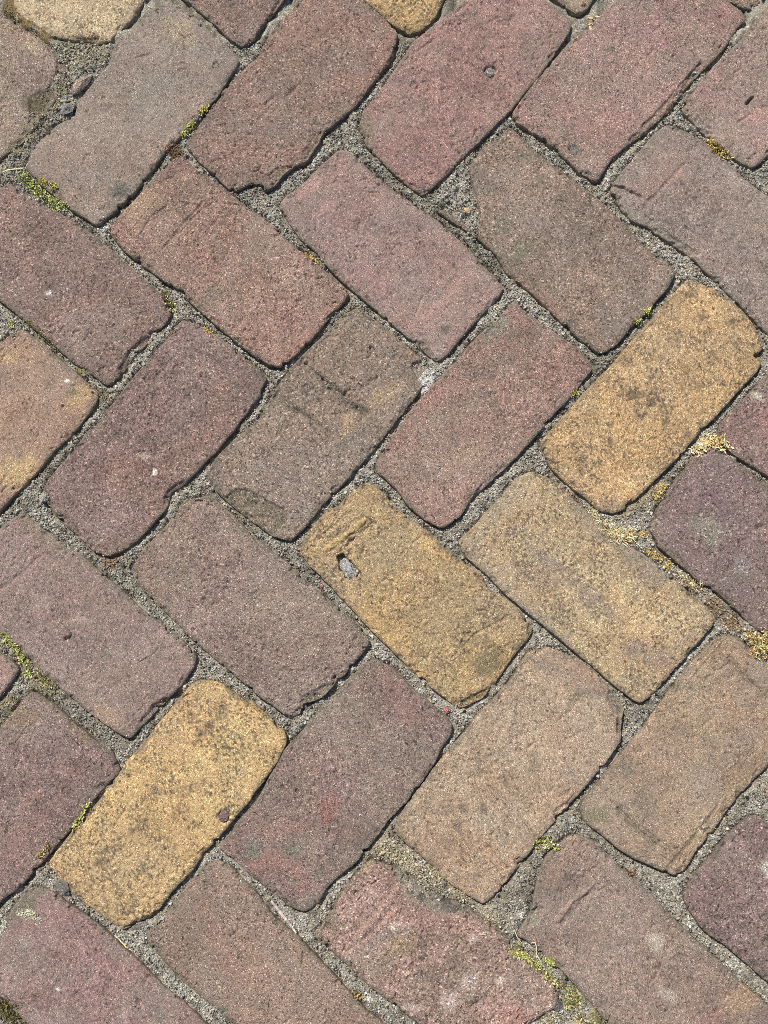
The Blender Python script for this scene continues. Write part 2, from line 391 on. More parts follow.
brick('B_stri', "1:540,458 570,495 640,545 690,580 740,622 2:50,655 80,690 150,745 5:160,10 215,60 260,95|5:288,122 280,145 230,200 180,260 130,310|5:88,342 60,338 20,312 4:768,322 700,270 640,220 560,150 535,118 480,85 420,40 1:370,738|1:328,690 335,660 400,590 470,510 520,465",
      (150, 117, 103), 'orange red brick scored with fine parallel scratch lines at one end', (150, 110, 100), rough=1.1, marks=[
      ('groove', '1:475,745 540,660 605,590', 1.3, .7), ('groove', '1:410,705 445,640 490,610', 1.3, .7), ('groove', '1:520,700 620,590', 1.2, .5), ('groove', '1:560,740 650,640', 1.2, .5), ('groove', '1:380,690 470,580', 1.2, .4), ('groove', '1:500,720 575,620', 1.2, .4),
      ('spot', '1:420,600', 26, 12, 40, (164, 132, 102), .6), ('streak', '5:120,300 230,180', 12, (166, 118, 104), .5), ('groove', '5:225,205 260,180', 2.2, 1.0)])
brick('B_mid', "2:268,442 320,468 350,505 420,560 490,610 560,660 640,730 5:700,60|5:748,112 730,140 680,190 620,260 580,310|5:552,326 510,292 450,240 380,180 330,135 270,85 220,35 2:190,735 150,700|2:88,612 100,588 150,550 200,500 245,460",
      (146, 115, 112), 'mauve pink brick with a long pale pink scratch near its lower end', (146, 112, 108), marks=[
      ('streak', '5:520,195 570,150 630,85', 5, (184, 132, 128), .6), ('streak', '5:380,115 330,60', 9, (162, 118, 122), .5), ('spot', '5:580,230', 5, 5, 0, (104, 98, 86), .7), ('streak', '2:150,575 190,540', 7, (184, 136, 132), .6), ('streak', '2:195,635 240,605', 4, (180, 134, 128), .6),
      ('groove', '5:640,270 690,205 730,150', 3.0, 1.1)])
brick('B_chip', "3:5,375 60,430 130,490 200,540 270,592 330,650 400,722 440,768 6:460,25|6:495,68 470,110 400,190 350,240 310,288|6:272,302 220,265 150,200 80,130 0,65 2:730,748 680,705|p:437,209 445,196 458,180 470,163 487,145 500,137",
      (148, 120, 106), 'brownish brick whose left corner is broken off and filled with grey sand', (140, 118, 106), marks=[
      ('chip', 'p:468,163 474,185 479,202 480,224 477,242 467,226 451,212 439,208 430,195 455,165', 6.5, 2.0, (120, 112, 100)), ('streak', '6:30,100 150,190', 10, (160, 116, 100), .45), ('spot', '2:750,660', 14, 8, 40, (122, 116, 98), .5), ('spot', '3:40,740', 14, 9, 30, (118, 116, 96), .5),
      ('spot', '3:40,460', 9, 7, 0, (112, 108, 92), .5)])
brick('B_grey', "3:472,368 530,390 590,425 650,480 720,545 768,580 p:800,220|p:846,258|p:779,342 6:768,240 700,168 640,110 580,50 530,5 3:420,670 370,650 330,602|3:308,558 330,520 380,460 430,400",
      (138, 119, 113), 'greyest brick, cracked at its left corner, below the golden moss tuft', (134, 118, 113), sat_=1.15, marks=[
      ('groove', '3:312,546 345,556 372,570 392,580', 1.8, 1.8), ('groove', '3:405,610 460,550 520,485', 3.2, .8), ('streak', '3:400,560 490,500', 18, (152, 118, 112), .6), ('streak', '3:330,610 400,655 500,715', 6, GREY, .6), ('groove', '3:410,640 470,690 560,750', 2.5, 1.2)])
brick('B_left', "1:25,540 90,590 150,620 200,645 270,695 330,740 4:390,60 450,112 490,150|4:502,190 480,220 440,260 390,310 350,370|4:315,398 280,370 220,330 150,270 90,220 30,170 0,145|p:-56,247",
      (148, 116, 110), 'mauve brick below the bright green moss, nibbled along its lower right end', (142, 112, 104), rough=1.1, marks=[
      ('groove', '4:360,350 385,305 430,262 455,250', 4.5, 2.6), ('spot', '4:145,125', 3, 2, 30, (225, 220, 215), .8), ('streak', '4:190,215 290,170', 9, (164, 134, 130), .5), ('streak', '4:210,240 330,170', 5, (160, 130, 126), .5), ('spot', '4:220,265', 8, 6, 0, (168, 142, 138), .5)])
brick('A_left_tan', "4:60,233 100,260 170,320 240,380|4:287,425 280,450 230,520 160,590 100,660 40,720 0,765|p:-60,569|p:-135,500 4:0,270 50,240",
      (152, 120, 98), 'tan red brick with yellow ochre stains at its corners', (148, 116, 98), sat_=1.15, rough=1.1, marks=[
      ('spot', '4:35,310', 13, 8, 10, (174, 144, 96), .55), ('spot', '4:240,435', 16, 10, 50, (178, 148, 98), .5), ('spot', '4:215,420', 5, 4, 0, (112, 104, 66), .7), ('spot', '4:70,650', 22, 14, 40, (182, 150, 98), .6), ('spot', '4:20,650', 16, 12, 0, (176, 148, 100), .5),
      ('pit', '4:185,462', 2.2, 2.2), ('spot', '4:198,386', 2.5, 2, 0, (220, 216, 206), .9)])
brick('A_mauve', "4:540,208 600,230 660,270 720,320 5:15,350|5:45,378 25,420 4:768,430 740,460 690,530 640,590 590,640 540,690 500,715 490,760 7:440,80 400,120 360,148|7:318,162 280,150 230,105 180,60 4:150,765|4:127,712 150,670 220,590 280,510 340,450 400,370 480,280 520,230",
      (140, 110, 107), 'smooth mauve brick with pale flecks, right of the brick with ochre stains', (144, 110, 102), rough=.95, marks=[
      ('spot', '4:425,610', 6, 4, 0, (176, 148, 138), .7), ('spot', '4:457,655', 2, 3.5, 10, (225, 220, 214), .9), ('streak', '4:500,290 620,210', 12, (148, 122, 124), .4), ('spot', '7:300,90', 22, 10, 30, (152, 124, 122), .5), ('groove', '4:540,690 500,712 490,750', 3, 1.5), ('groove', '7:350,105 370,112', 1.5, .9)])
brick('A_imprint', "5:318,172 360,200 420,250 480,300 505,325|5:525,375 500,412 440,490 360,590 300,660 240,720 200,768 8:170,70|p:290,540 272,535 258,524 244,514 230,503 216,490|4:612,655 640,615 700,555 768,500 5:80,410 130,340 220,250 280,190",
      (148, 124, 108), 'brown brick with two pressed grooves across its middle and a crumbled lower corner', (142, 122, 112), marks=[
      ('groove', 'p:303,365 317,377 330,387 343,394 352,406 366,412', 4.2, 1.5), ('groove', 'p:325,383 332,388 340,392 347,395', 1.5, 2.2), ('streak', 'p:303,365 330,387 352,407 367,413', 4.5, (104, 98, 88), .55), ('groove', 'p:305,363 318,375 331,386', 1.3, 1.1), ('groove', 'p:352,404 362,414 362,420', 1.4, 1.3), ('groove', 'p:343,394 350,389', 1.3, 1.6),
      ('groove', 'p:278,397 287,407 308,418 320,428 330,433', 4.2, 1.1), ('streak', 'p:278,397 308,418 330,433', 5, (108, 104, 92), .5), ('groove', 'p:277,396 286,402 297,411 309,418 318,423', 1.2, .9), ('pit', 'p:372,350', 4, 1.5), ('groove', 'p:370,346 374,352 368,358', 1.6, 1.6), ('groove', 'p:362,388 385,372 396,355', 3.0, .7),
      ('chip', 'p:225,497 235,489 250,489 263,498 284,508 288,520 275,537 255,527 235,510', 2.3, 2.0, (116, 106, 88)), ('chip', '5:480,335 510,322 540,350 520,410 490,380 478,350', 3.2, 2, (156, 150, 138)),
      ('spot', 'p:348,425', 14, 10, 40, (176, 142, 104), .6), ('spot', 'p:385,395', 20, 12, 40, (168, 138, 102), .55), ('streak', 'p:390,330 420,360', 8, (158, 118, 98), .5), ('streak', 'p:270,475 300,455', 6, (150, 118, 106), .5)])
brick('A_redmid', "p:514,301 6:30,165 60,190 130,240 200,290|6:243,335 245,352 200,412 130,490 60,570 0,632 5:720,672 650,735 8:620,45|8:568,80 520,58 462,8 5:440,708 400,670|5:376,655 375,630 420,560 480,470 540,400 600,340 680,250 740,200",
      (152, 114, 104), 'red brick with a grey mortar smear on top, left of the large yellow brick', (146, 114, 104), marks=[
      ('spot', 'p:494,328', 15, 8, 45, (126, 118, 106), .85), ('chip', 'p:500,312 512,306 500,330 488,340 484,334', .8, 2, None), ('spot', '6:40,640', 22, 12, 30, (164, 136, 106), .6), ('spot', '5:640,610', 24, 10, 40, (160, 134, 108), .5), ('streak', '5:420,560 540,420', 14, (160, 110, 100), .5), ('groove', '5:650,735 750,640', 2.5, .9)])
brick('Y_big', "6:530,88 600,112 660,152 700,192 738,245|6:752,285 735,312 748,335 730,362 680,412 620,482 560,540 520,592 460,650 400,710 340,765|6:305,777 270,765 230,730 180,690 130,640|6:103,580 105,562 150,510 220,430 300,350 370,270 440,190 510,110",
      (190, 152, 102), 'large whole yellow brick with scattered grey blotches and a nicked right end', (184, 150, 106), yellow=True, marks=[
      ('spot', '6:575,200 540,130 590,245 660,210', 8, 5, 30, YD, .6), ('spot', '6:370,430 390,492 348,328', 7, 6, 20, YD, .65), ('spot', '6:570,400 460,515 430,450', 5, 8, -40, YD, .6), ('spot', '6:300,565 255,632 215,620 240,580 215,650', 6, 5, 10, YD, .6), ('spot', '6:530,545 330,380 420,455 480,330 600,300', 4, 5, 0, YD, .45),
      ('groove', '6:732,312 752,310', 2.5, 2.5), ('streak', '6:150,510 300,350 440,190', 6, (172, 142, 106), .4)])
brick('A_right', "p:880,248|p:954,318|p:798,496 768,474 747,461 730,450|p:719,436 722,423 740,405 753,391 762,381",
      (142, 116, 112), 'mauve brick with a pale lichen smear, right of the large yellow brick', (150, 112, 108), marks=[('spot', '6:740,432', 8, 4, -25, (178, 176, 152), .7), ('streak', '6:760,540 768,500', 9, PINK, .5), ('groove', '6:690,520 760,455', 1.4, .4)])
brick('B_brown', "4:608,730 p:217,502 225,510 242,524 252,538 7:768,125 8:60,152 110,190 160,240 220,290 280,340 330,385|8:352,422 330,450 290,500 250,540 210,582 160,600 145,628|8:118,642 90,622 40,585 7:700,520 640,470 580,420 530,370 480,320 420,260|7:385,195 420,150 470,100 520,50 545,0 4:555,740",
      (146, 120, 108), 'even brown brick bitten at its bottom corner, beside the yellow brick with the hole', (142, 116, 110), rough=1.1, marks=[('chip', '8:250,540 210,582 160,600 150,585 200,555', 1.8, 3, (118, 108, 92)), ('groove', '7:660,490 610,400 570,385', 1.6, .6), ('groove', '8:250,520 255,560', 2.0, .8)])
brick('Y_hole', "5:345,688 370,700 8:410,5 470,60 530,100 580,152 620,182 680,222 700,262 768,302 9:50,350|9:74,380 55,410 20,452 8:768,470 720,545 690,580 640,605|8:618,613 590,592 540,552 480,502 420,442 380,402 330,352 270,282 220,232 175,185|8:148,150 180,90 230,30 5:250,765 330,700",
      (186, 152, 100), 'yellow brick with a deep hole holding a grey stone, ridged across one end', (170, 144, 106), yellow=True, rough=1.25, wear=1.2, marks=[
      ('groove', 'p:326,550 345,536 364,521', 3.2, -1.2), ('groove', 'p:342,550 358,536 372,524', 2.8, 1.0), ('groove', 'p:316,540 334,526 352,512', 2.5, .6), ('streak', 'p:326,550 345,536 364,521', 4, (200, 164, 96), .6),
      ('chip', 'p:336,556 343,553 351,562 360,572 357,577 348,580 341,571', 9, .8, (140, 124, 98)), ('spot', '8:700,480', 18, 12, 40, (112, 104, 76), .6), ('groove', '8:640,425 665,395 700,380 760,345', 2.0, .7), ('streak', '8:330,330 420,420 520,520', 9, (196, 158, 96), .5), ('chip', '8:700,560 690,580 640,605 620,600 660,575', 2.4, 3, (126, 104, 70)),
      ('spot', '8:420,150', 34, 20, 40, (158, 138, 108), .45), ('spot', '8:560,330', 34, 26, 40, (160, 138, 104), .45)])
brick('Y_beige', "6:68,655 100,668 150,692 9:200,8 270,62 330,122 400,162 460,212 520,262 590,322|9:610,352 600,372 550,432 490,502 430,570|9:392,596 370,588 310,540 240,480 170,420 110,370 60,330 0,280 8:700,218 640,165|8:618,122 660,85 p:494,505 508,490 519,478",
      (188, 162, 122), 'pale beige yellow brick smudged with purple grey stains', (178, 150, 112), yellow=True, marks=[
      ('streak', '9:80,155 140,185 185,212', 4, (138, 118, 112), .7), ('spot', '9:220,280 250,300', 12, 6, 30, PURP, .5), ('spot', '9:295,330', 4, 6, 0, PURP, .8), ('spot', '9:375,430', 12, 6, 20, PURP, .65), ('spot', '9:450,480', 16, 9, -10, (150, 122, 108), .6), ('spot', '9:370,170 420,205', 14, 6, 40, (148, 130, 122), .6),
      ('spot', '9:20,95', 12, 6, 20, PURP, .6), ('spot', '9:110,100', 6, 5, 0, PURP, .55), ('spot', '6:40,740', 18, 10, 20, (172, 148, 126), .5), ('streak', '9:0,200 180,240', 8, PURP, .4), ('streak', '9:200,20 330,130 460,225', 11, (150, 136, 122), .7), ('streak', '9:60,130 190,240 300,330', 9, (146, 130, 120), .5), ('streak', '8:640,130 9:40,330 160,420', 10, (156, 142, 128), .65), ('streak', '6:60,670 30,700 8:680,90', 12, (160, 146, 128), .6), ('streak', '9:330,450 470,460 540,400', 8, (150, 130, 118), .5), ('spot', '9:400,200', 10, 4, 30, PURP, .4)])
brick('B_purple', "p:707,449 717,450 730,459 747,471 768,487 800,512|p:884,592|p:832,684 768,634 751,622 744,614 730,602 719,591 702,583 690,571 673,557 658,545|p:650,532 660,508 668,495 675,483 686,470 696,457",
      (132, 113, 112), 'dark purple brick with two grey round spots, beside the dried husks', (128, 108, 112), rough=.9, sat_=1.35, marks=[
      ('spot', '9:600,85', 19, 14, -20, (136, 128, 120), .8), ('spot', '9:690,192', 9, 8, 0, (146, 138, 138), .6), ('spot', '9:560,80', 7, 8, 0, (140, 130, 122), .5), ('pit', '9:742,82', 4, 1.4), ('groove', '9:735,85 760,72', 1.6, .9), ('streak', '9:430,150 520,190', 8, (130, 116, 96), .4)])
brick('B_leftmid', "7:65,42 110,80 170,120 240,170 290,212 350,262 400,312 460,362 530,412|7:577,462 570,490 530,550 470,610 420,660|7:383,702 340,680 270,630 200,572 140,520 90,470 30,420 0,390|p:-44,594 7:0,85 30,60",
      (144, 116, 112), 'mauve brick with a tiny black nick in its face, above the mossy left joint', (140, 114, 106), rough=1.05, marks=[
      ('pit', 'p:66,638', 2, 2), ('groove', 'p:64,640 69,638 71,634', 1.2, 2), ('groove', '7:0,262 60,220 110,172', 3, .7), ('streak', '7:0,275 100,190', 6, (148, 116, 116), .5), ('spot', '7:230,350', 9, 6, 0, (166, 136, 128), .5), ('spot', '7:320,450', 9, 6, 0, (118, 112, 98), .4), ('spot', '7:320,640', 16, 9, -20, (162, 130, 102), .5),
      ('groove', '7:420,655 455,615 490,590', 3.5, 1.6), ('streak', '7:70,50 200,150', 7, (128, 116, 96), .5)])
brick('A_leftedge', "p:-54,606 7:0,458 30,478|7:52,500 40,522 0,575|p:-140,836|p:-212,772", (168, 124, 118), 'pink brick tip at the left picture edge beside the moss', (160, 120, 112))
brick('A_lowleft', "7:95,570 150,602 200,650 260,702 330,750|10:345,12 350,25 300,72 240,150 180,220 120,290 60,360 0,402|p:-44,950|p:-124,872 7:0,680 30,640 70,590",
      (138, 108, 104), 'dull red brick with a faint pink streak, left of the brightest yellow brick', (134, 106, 104), marks=[
      ('streak', '10:55,135 85,105 115,78', 4.5, (176, 128, 120), .6), ('groove', 'p:27,747 28,758', 1.8, .8), ('streak', '7:140,585 250,690', 7, (130, 110, 74), .55), ('spot', '7:70,640', 16, 9, 30, (136, 112, 82), .5), ('streak', '10:0,300 100,180', 12, (146, 104, 100), .4)])
brick('Y_lowleft', "7:592,535 640,540 690,570 740,610 8:0,592 50,640|8:102,690 105,718 80,768 11:30,60 0,95 10:740,100 690,160 640,220 600,260 560,320 520,360 480,410 462,438 400,470|10:362,487 330,466 280,430 220,390 195,358|10:146,300 150,288 200,220 270,140 330,60 370,5 7:450,690 520,600 570,545",
      (202, 166, 106), 'brightest yellow brick, with grey pitting and a round dimple near its right edge', (198, 160, 104), yellow=True, marks=[
      ('spot', '10:460,72 568,68', 5, 7, -30, (128, 112, 92), .65), ('spot', '10:400,190 420,180', 10, 5, 40, YD, .45), ('spot', '10:330,262 300,290', 8, 5, -20, YD, .5), ('spot', '10:230,240 220,215', 9, 5, 20, YD, .4), ('spot', '10:600,50 390,430 350,320 420,160', 4, 4, 0, YD, .5),
      ('spot', '7:640,640 620,665 600,690 650,610', 9, 6, 40, YD, .5), ('spot', '8:20,700 7:560,640', 6, 6, 0, YD, .4), ('pit', '10:660,157', 6.5, 2.6), ('chip', '10:465,432 480,440 420,480 365,486 400,466', 1.8, 2, (110, 98, 80))])
brick('A_greymid', "8:368,470 420,500 480,560 540,610|8:595,665 590,692 560,740 11:540,5 500,60 460,110 410,160 360,230 310,290 250,340 222,370 200,412|11:160,436 120,422 60,370 0,325 10:700,290|10:648,252 660,230 700,180 768,100 8:100,742 160,680 220,610 280,550 335,490",
      (142, 112, 108), 'mauve brick with reddish patches and grey green stains, right of the brightest yellow brick', (140, 118, 108), rough=.95, marks=[
      ('spot', '11:230,130', 14, 9, 60, (160, 104, 94), .55), ('streak', '11:20,290 110,290 150,360', 10, (162, 110, 100), .55), ('streak', '11:60,190 150,180', 8, (158, 112, 104), .5), ('spot', '11:125,252', 10, 7, 0, (112, 112, 98), .6), ('spot', '11:12,250', 9, 10, 0, (110, 112, 102), .6), ('spot', '11:205,322 125,345', 6, 5, 0, (112, 110, 94), .5), ('streak', '8:400,520 480,640', 12, (152, 106, 98), .45)])
brick('A_tan', "9:118,438 180,462 240,500 300,562|9:338,622 328,680 330,710 290,768 12:240,50 190,110 150,150 90,220 40,290 0,335 11:720,390|11:688,412 650,390 590,350 520,280 470,240|11:428,202 440,160 490,90 550,10 8:650,670 700,610 768,540 9:60,455",
      (164, 139, 114), 'tan pink brick below the pale beige one, with a sharp dark right side', (162, 134, 108), sat_=1.12, rough=.9, marks=[
      ('streak', '9:190,592 215,570 300,565', 4, (106, 100, 84), .7), ('chip', '9:300,562 335,620 330,690 318,690 322,640 290,590', 2.2, 3, (96, 90, 80)), ('streak', '9:90,480 180,520 300,600', 8, (142, 122, 112), .5), ('spot', '11:628,133 612,182 690,130 750,45', 4, 6, 10, (120, 102, 88), .7), ('spot', '12:250,-20', 16, 9, 60, (150, 126, 100), .3), ('streak', '9:120,450 280,560', 8, (146, 118, 106), .5), ('groove', '9:60,730 100,705', 1.5, .7), ('groove', '12:140,150 165,120', 2.5, 1.2)])
brick('A_right_tan', "9:640,398 680,412 730,450 768,490 p:790,682|p:806,704 p:768,766 12:700,72 650,130 600,200 550,260 520,312|12:492,327 430,302 380,280 330,250 270,200 230,170|12:218,132 250,80 300,20 9:350,740 400,680 440,620 500,540 560,470 610,420",
      (158, 134, 106), 'tan brown brick with a pressed rectangular outline and grey green stains', (154, 126, 102), sat_=1.12, marks=[
      ('groove', '9:655,470 690,505 735,555 768,585', 4.0, 1.0), ('streak', '9:655,475 690,510 740,565 768,590', 4, (118, 106, 88), .5), ('groove', '9:660,478 700,520 740,558 768,588', 1.3, .9), ('groove', '12:330,135 380,185 440,240', 5.5, 1.0), ('streak', '12:335,140 390,200 450,240', 5, (104, 100, 84), .65), ('groove', '12:325,130 380,190 440,240', 1.4, 1.0), ('streak', '12:480,300 530,240 620,125', 1.6, (92, 82, 66), .7), ('streak', '9:530,560 640,430', 1.6, (98, 86, 70), .5), ('groove', '12:480,300 530,240 620,125', 2.2, .8), ('groove', '12:395,240 470,285', 2, .6),
      ('spot', '12:265,150', 14, 8, -20, (120, 114, 86), .65), ('spot', '12:350,20', 9, 9, 0, (116, 108, 92), .6), ('spot', '12:410,100 395,130', 13, 6, -40, (118, 108, 92), .5), ('groove', '9:520,560 640,420', 2, .5)])
brick('B_right_low', "12:735,152 768,178 p:830,880|p:935,968|p:864,1052 12:768,640 690,572 640,530 580,490 540,430|12:520,392 540,350 590,290 640,230 690,180",
      (142, 110, 110), 'mauve brick cut by the right picture edge, below the one with the pressed outline', (136, 110, 108), rough=.9, marks=[('spot', '12:765,312', 7, 7, 0, (190, 178, 170), .6), ('streak', '12:540,400 600,290', 6, (150, 112, 116), .5), ('groove', '12:690,560 740,600', 3, 1.2)])
brick('B_low_right', "12:205,213 250,232 310,292 370,345 450,420 510,482 580,550 640,602 700,660 768,722|p:790,1024|p:715,1104 12:300,768 260,720 200,650 150,600 100,560 60,522|12:28,508 40,488 75,440 80,400 90,340 120,270 180,220",
      (144, 118, 108), 'grey brown brick with two whitish spots and a pink ridge across its upper end', (140, 114, 104), marks=[
      ('spot', '12:437,525', 8, 8, 20, (178, 164, 152), .6), ('spot', '12:472,682', 10, 6, -20, (172, 158, 146), .5), ('streak', '12:140,470 180,420 225,380', 7, (168, 128, 118), .45), ('groove', '12:145,465 190,405 230,378', 2.5, -1.0), ('groove', '12:165,470 215,415 260,370', 3.5, .9), ('groove', '12:215,400 300,360', 2.4, .6),
      ('spot', '12:690,690', 24, 14, 40, (162, 128, 94), .6), ('streak', '12:620,740 580,768', 7, (158, 108, 102), .6), ('streak', '12:190,220 130,330', 9, (160, 124, 102), .5), ('spot', '12:185,335', 5, 4, 0, (92, 84, 76), .6), ('chip', '12:75,440 85,410 105,430 85,470 60,480', 2, 3, (124, 120, 104))])
brick('B_pink', "11:360,288 430,312 520,378 640,428 768,528 12:60,588 120,640|12:150,690 140,722 100,742 60,768|p:487,1081 11:500,768 480,750 420,700 350,650 300,600 240,550|11:198,512 210,488 250,430 300,350 340,308",
      (170, 132, 122), 'rough mottled pink brick with a spalled face and grey mortar smeared along its top', (158, 126, 114), rough=1.7, wear=1.4, mot=1.9, edge=3.2, marks=[
      ('groove', 'p:398,890 382,912 362,934', 4.5, -.7), ('streak', 'p:398,890 382,912 362,934', 9, (186, 140, 130), .4), ('groove', 'p:392,908 380,922 364,940', 3.4, .5), ('chip', 'p:392,862 425,868 462,900 472,912 440,915 420,905 402,890', 1.2, 4, (134, 130, 116)), ('spot', 'p:427,882', 5, 5, 0, (84, 84, 80), .8), ('spot', 'p:448,902', 6, 8, -30, (84, 84, 80), .8), ('spot', 'p:421,897', 4, 4, 0, (90, 90, 84), .7), ('streak', 'p:450,908 466,911', 3, (80, 80, 76), .7),
      ('groove', 'p:372,884 380,879', 1.5, 1.4), ('spot', '11:440,540', 16, 10, 20, (176, 142, 104), .5), ('spot', '11:650,640 590,700', 10, 8, 20, (206, 180, 174), .5), ('spot', '11:480,720', 9, 6, 0, (196, 168, 162), .5), ('streak', '11:420,460 560,470 680,500', 9, (184, 134, 122), .5), ('streak', '12:10,740 60,768', 10, (186, 118, 114), .6), ('spot', '11:250,480', 8, 6, 50, (130, 112, 88), .5), ('spot', '11:300,420 360,400 560,560 700,720', 12, 8, 30, (190, 146, 138), .45), ('spot', '11:400,600 520,640 620,540', 14, 8, 40, (146, 122, 106), .5), ('spot', '11:660,520 740,640 430,480', 5, 4, 30, (208, 182, 174), .6), ('streak', '11:350,270 340,320', 5, (182, 150, 108), .6)])
brick('B_low_mid', "10:640,288 680,308 720,350 768,402 11:40,420 80,470 140,512 180,560 240,622 290,680 340,732 390,768|p:398,1036|p:330,1112 10:690,768 660,740 600,690 540,640 490,590 440,532|10:436,505 490,450 550,370 600,312",
      (152, 120, 104), 'plain brownish red brick under the brightest yellow brick', (148, 120, 106), rough=.95, marks=[('groove', '11:155,560 158,590', 1.5, 1.4), ('streak', '10:600,420 700,640', 9, (162, 116, 102), .4), ('spot', '10:650,740', 10, 6, 0, (110, 106, 94), .6)])
brick('B_low_left', "10:112,363 150,380 200,420 260,460 310,500 360,550 420,600 480,660 540,710 600,768|p:218,1040|p:146,1118 10:80,768 40,725 0,690|p:-40,966 10:0,480 40,425 80,372",
      (146, 108, 108), 'mauve brick in the lower left carrying a pale lichen rosette', (142, 110, 106), marks=[('spot', '10:85,400', 26, 10, 40, (118, 108, 92), .75), ('spot', 'p:25,940', 9, 7, 0, (148, 138, 130), .6), ('spot', '10:170,665', 1.8, 1.8, 0, (235, 228, 225), 1), ('pit', '10:410,705', 3, 1.8), ('groove', '10:400,690 420,715', 1.5, 1.2), ('spot', '10:350,560', 18, 8, -40, (128, 120, 108), .5), ('streak', '10:80,500 180,430', 14, (150, 102, 104), .45), ('spot', '10:480,750', 8, 6, 0, (110, 108, 100), .6)])


# ------------------------------------------------------------------ ground: bedding sand sheet
ZONES = [
    ('p:60,85 52,102 40,118 28,134 14,148', 9, 2.2, (122, 114, 92)), ('p:70,70 85,62', 14, 1.0, None), ('p:20,14 34,26', 8, 1.2, None),
    # where the joint filling differs: sighting point(s), radius mm, level change mm, colour tint or None
    ('p:10,8 25,20 42,34', 10, 1.4, (112, 96, 66)), ('p:75,55 95,50', 16, .8, (134, 126, 106)),
    ('p:455,195 462,205 466,215', 18, 2.2, None), ('p:250,505', 20, 1.0, (112, 104, 88)),
    ('p:385,850 405,862 430,880 460,900 490,925 400,880', 15, 1.6, (140, 130, 108)),
    ('p:25,310 45,330 60,350 80,370', 9, .8, (118, 110, 84)), ('p:100,395', 9, .6, (110, 102, 80)),
    ('p:20,665 40,685 10,705 5,730', 14, 1.0, (120, 110, 88)),
    ('p:520,925 515,900 530,880', 12, 1.6, None), ('p:515,955 545,980 575,1000 600,1018', 11, 1.5, (118, 112, 80)),
    ('p:173,150', 9, .8, (96, 78, 60)), ('p:690,585 715,605 735,625', 9, .8, (128, 112, 90)),
    ('p:625,510 640,500 655,490', 12, .8, (130, 120, 100)), ('p:170,305 165,295', 7, .6, (100, 92, 66)),
    ('p:12,1010 0,1000', 14, .6, (72, 64, 48)), ('p:110,560 115,548', 9, .5, (124, 104, 82)),
    ('p:560,815 555,825 545,845', 12, 1.4, None), ('p:290,205 340,128', 10, 1.2, None),
    ('p:425,385 430,378', 9, 1.6, (165, 160, 150)), ('p:10,170 20,160', 12, .8, None),
    ('p:30,360 5,345', 7, .5, (92, 84, 60)), ('p:45,853 60,835', 7, .3, (104, 92, 68)),
    ('p:770,900 745,930 700,900', 10, .8, None), ('p:300,720 290,725', 9, 1.5, None),
]
def sand_level(P):
    x, y = P.T
    z = -2.65 + 2.2 * (fbm(x, y, 34, 201) - .5) + 3.0 * (fbm(x, y, 5.5, 205) - .5)
    # gaps at brick sides, deeper at lower right to blacken the shadow line
    gap = np.zeros(len(P))
    for o, g in (((-1.6, 1.2), 1.0), ((-2.6, 2.2), .7), ((1.4, 1.2), .45), ((-.6, -1.6), .3), ((1.4, -1.2), .25)):
        gap = np.maximum(gap, g * (top_at(P + np.array(o)) > -20))
    rim = np.zeros(len(P))
    for o in ((-1.0, .8), (1.0, .8), (1.0, -.8), (-1.0, -.8)):
        rim = np.maximum(rim, (top_at(P + np.array(o)) > -20) * 1.0)
    z -= 1.5 * rim * sm(.35, .55, fbm(x, y, 9, 208))
    z -= 2.6 * gap * sm(.46, .66, fbm(x, y, 12, 207) + .15 * gap)
    damp = sm(.42, .72, fbm(x, y, 48, 213))[:, None]; soil = sm(.55, .75, fbm(x, y, 19, 214))[:, None]
    clod = sm(.5, .72, fbm(x, y, 5.5, 215))[:, None]
    tint = (1 - .38 * clod * np.array([.95, .98, 1.06])) * (1 - .24 * damp * np.array([.96, .98, 1.06])) * (1 - .2 * soil * np.array([.85, .97, 1.15])); w = np.zeros(len(P))
    for p, r, dz, cc in ZONES:
        d = np.full(len(P), 1e9)
        for g in G(p): d = np.minimum(d, np.hypot(*(P - g).T))
        m = sm(1.2, .5, d / r + .6 * (fbm(x, y, 6, 211) - .5))
        z = z + dz * m
        if cc is not None:
            k = (m * (1 - w))[:, None]
            tint = tint * (1 - k) + k * lin(cc) / lin((146, 140, 126)); w = np.maximum(w, m)
    return z, tint

ax = np.concatenate([[-6000, -3000, -1500, -900], np.arange(-470, 471, 1.6), [900, 1500, 3000, 6000]])
ay = np.concatenate([[-6000, -3000, -1500, -900], np.arange(-560, 601, 1.6), [1000, 1500, 3000, 6000]])
XX, YY = np.meshgrid(ax, ay, indexing='ij'); PG = np.column_stack([XX.ravel(), YY.ravel()])
zg, tg = sand_level(PG)
gi = np.arange(len(PG)).reshape(len(ax), len(ay))
qf = np.stack([gi[:-1, :-1], gi[1:, :-1], gi[1:, 1:], gi[:-1, 1:]], -1).reshape(-1, 4)
gcol = lin((166, 158, 141)) * tg * (1 + .3 * (fbm(PG[:, 0], PG[:, 1], 9, 220)[:, None] - .5))
tag(link_mesh('ground', np.column_stack([PG, zg - .5]), [qf], gcol, M_BED), kind='structure')

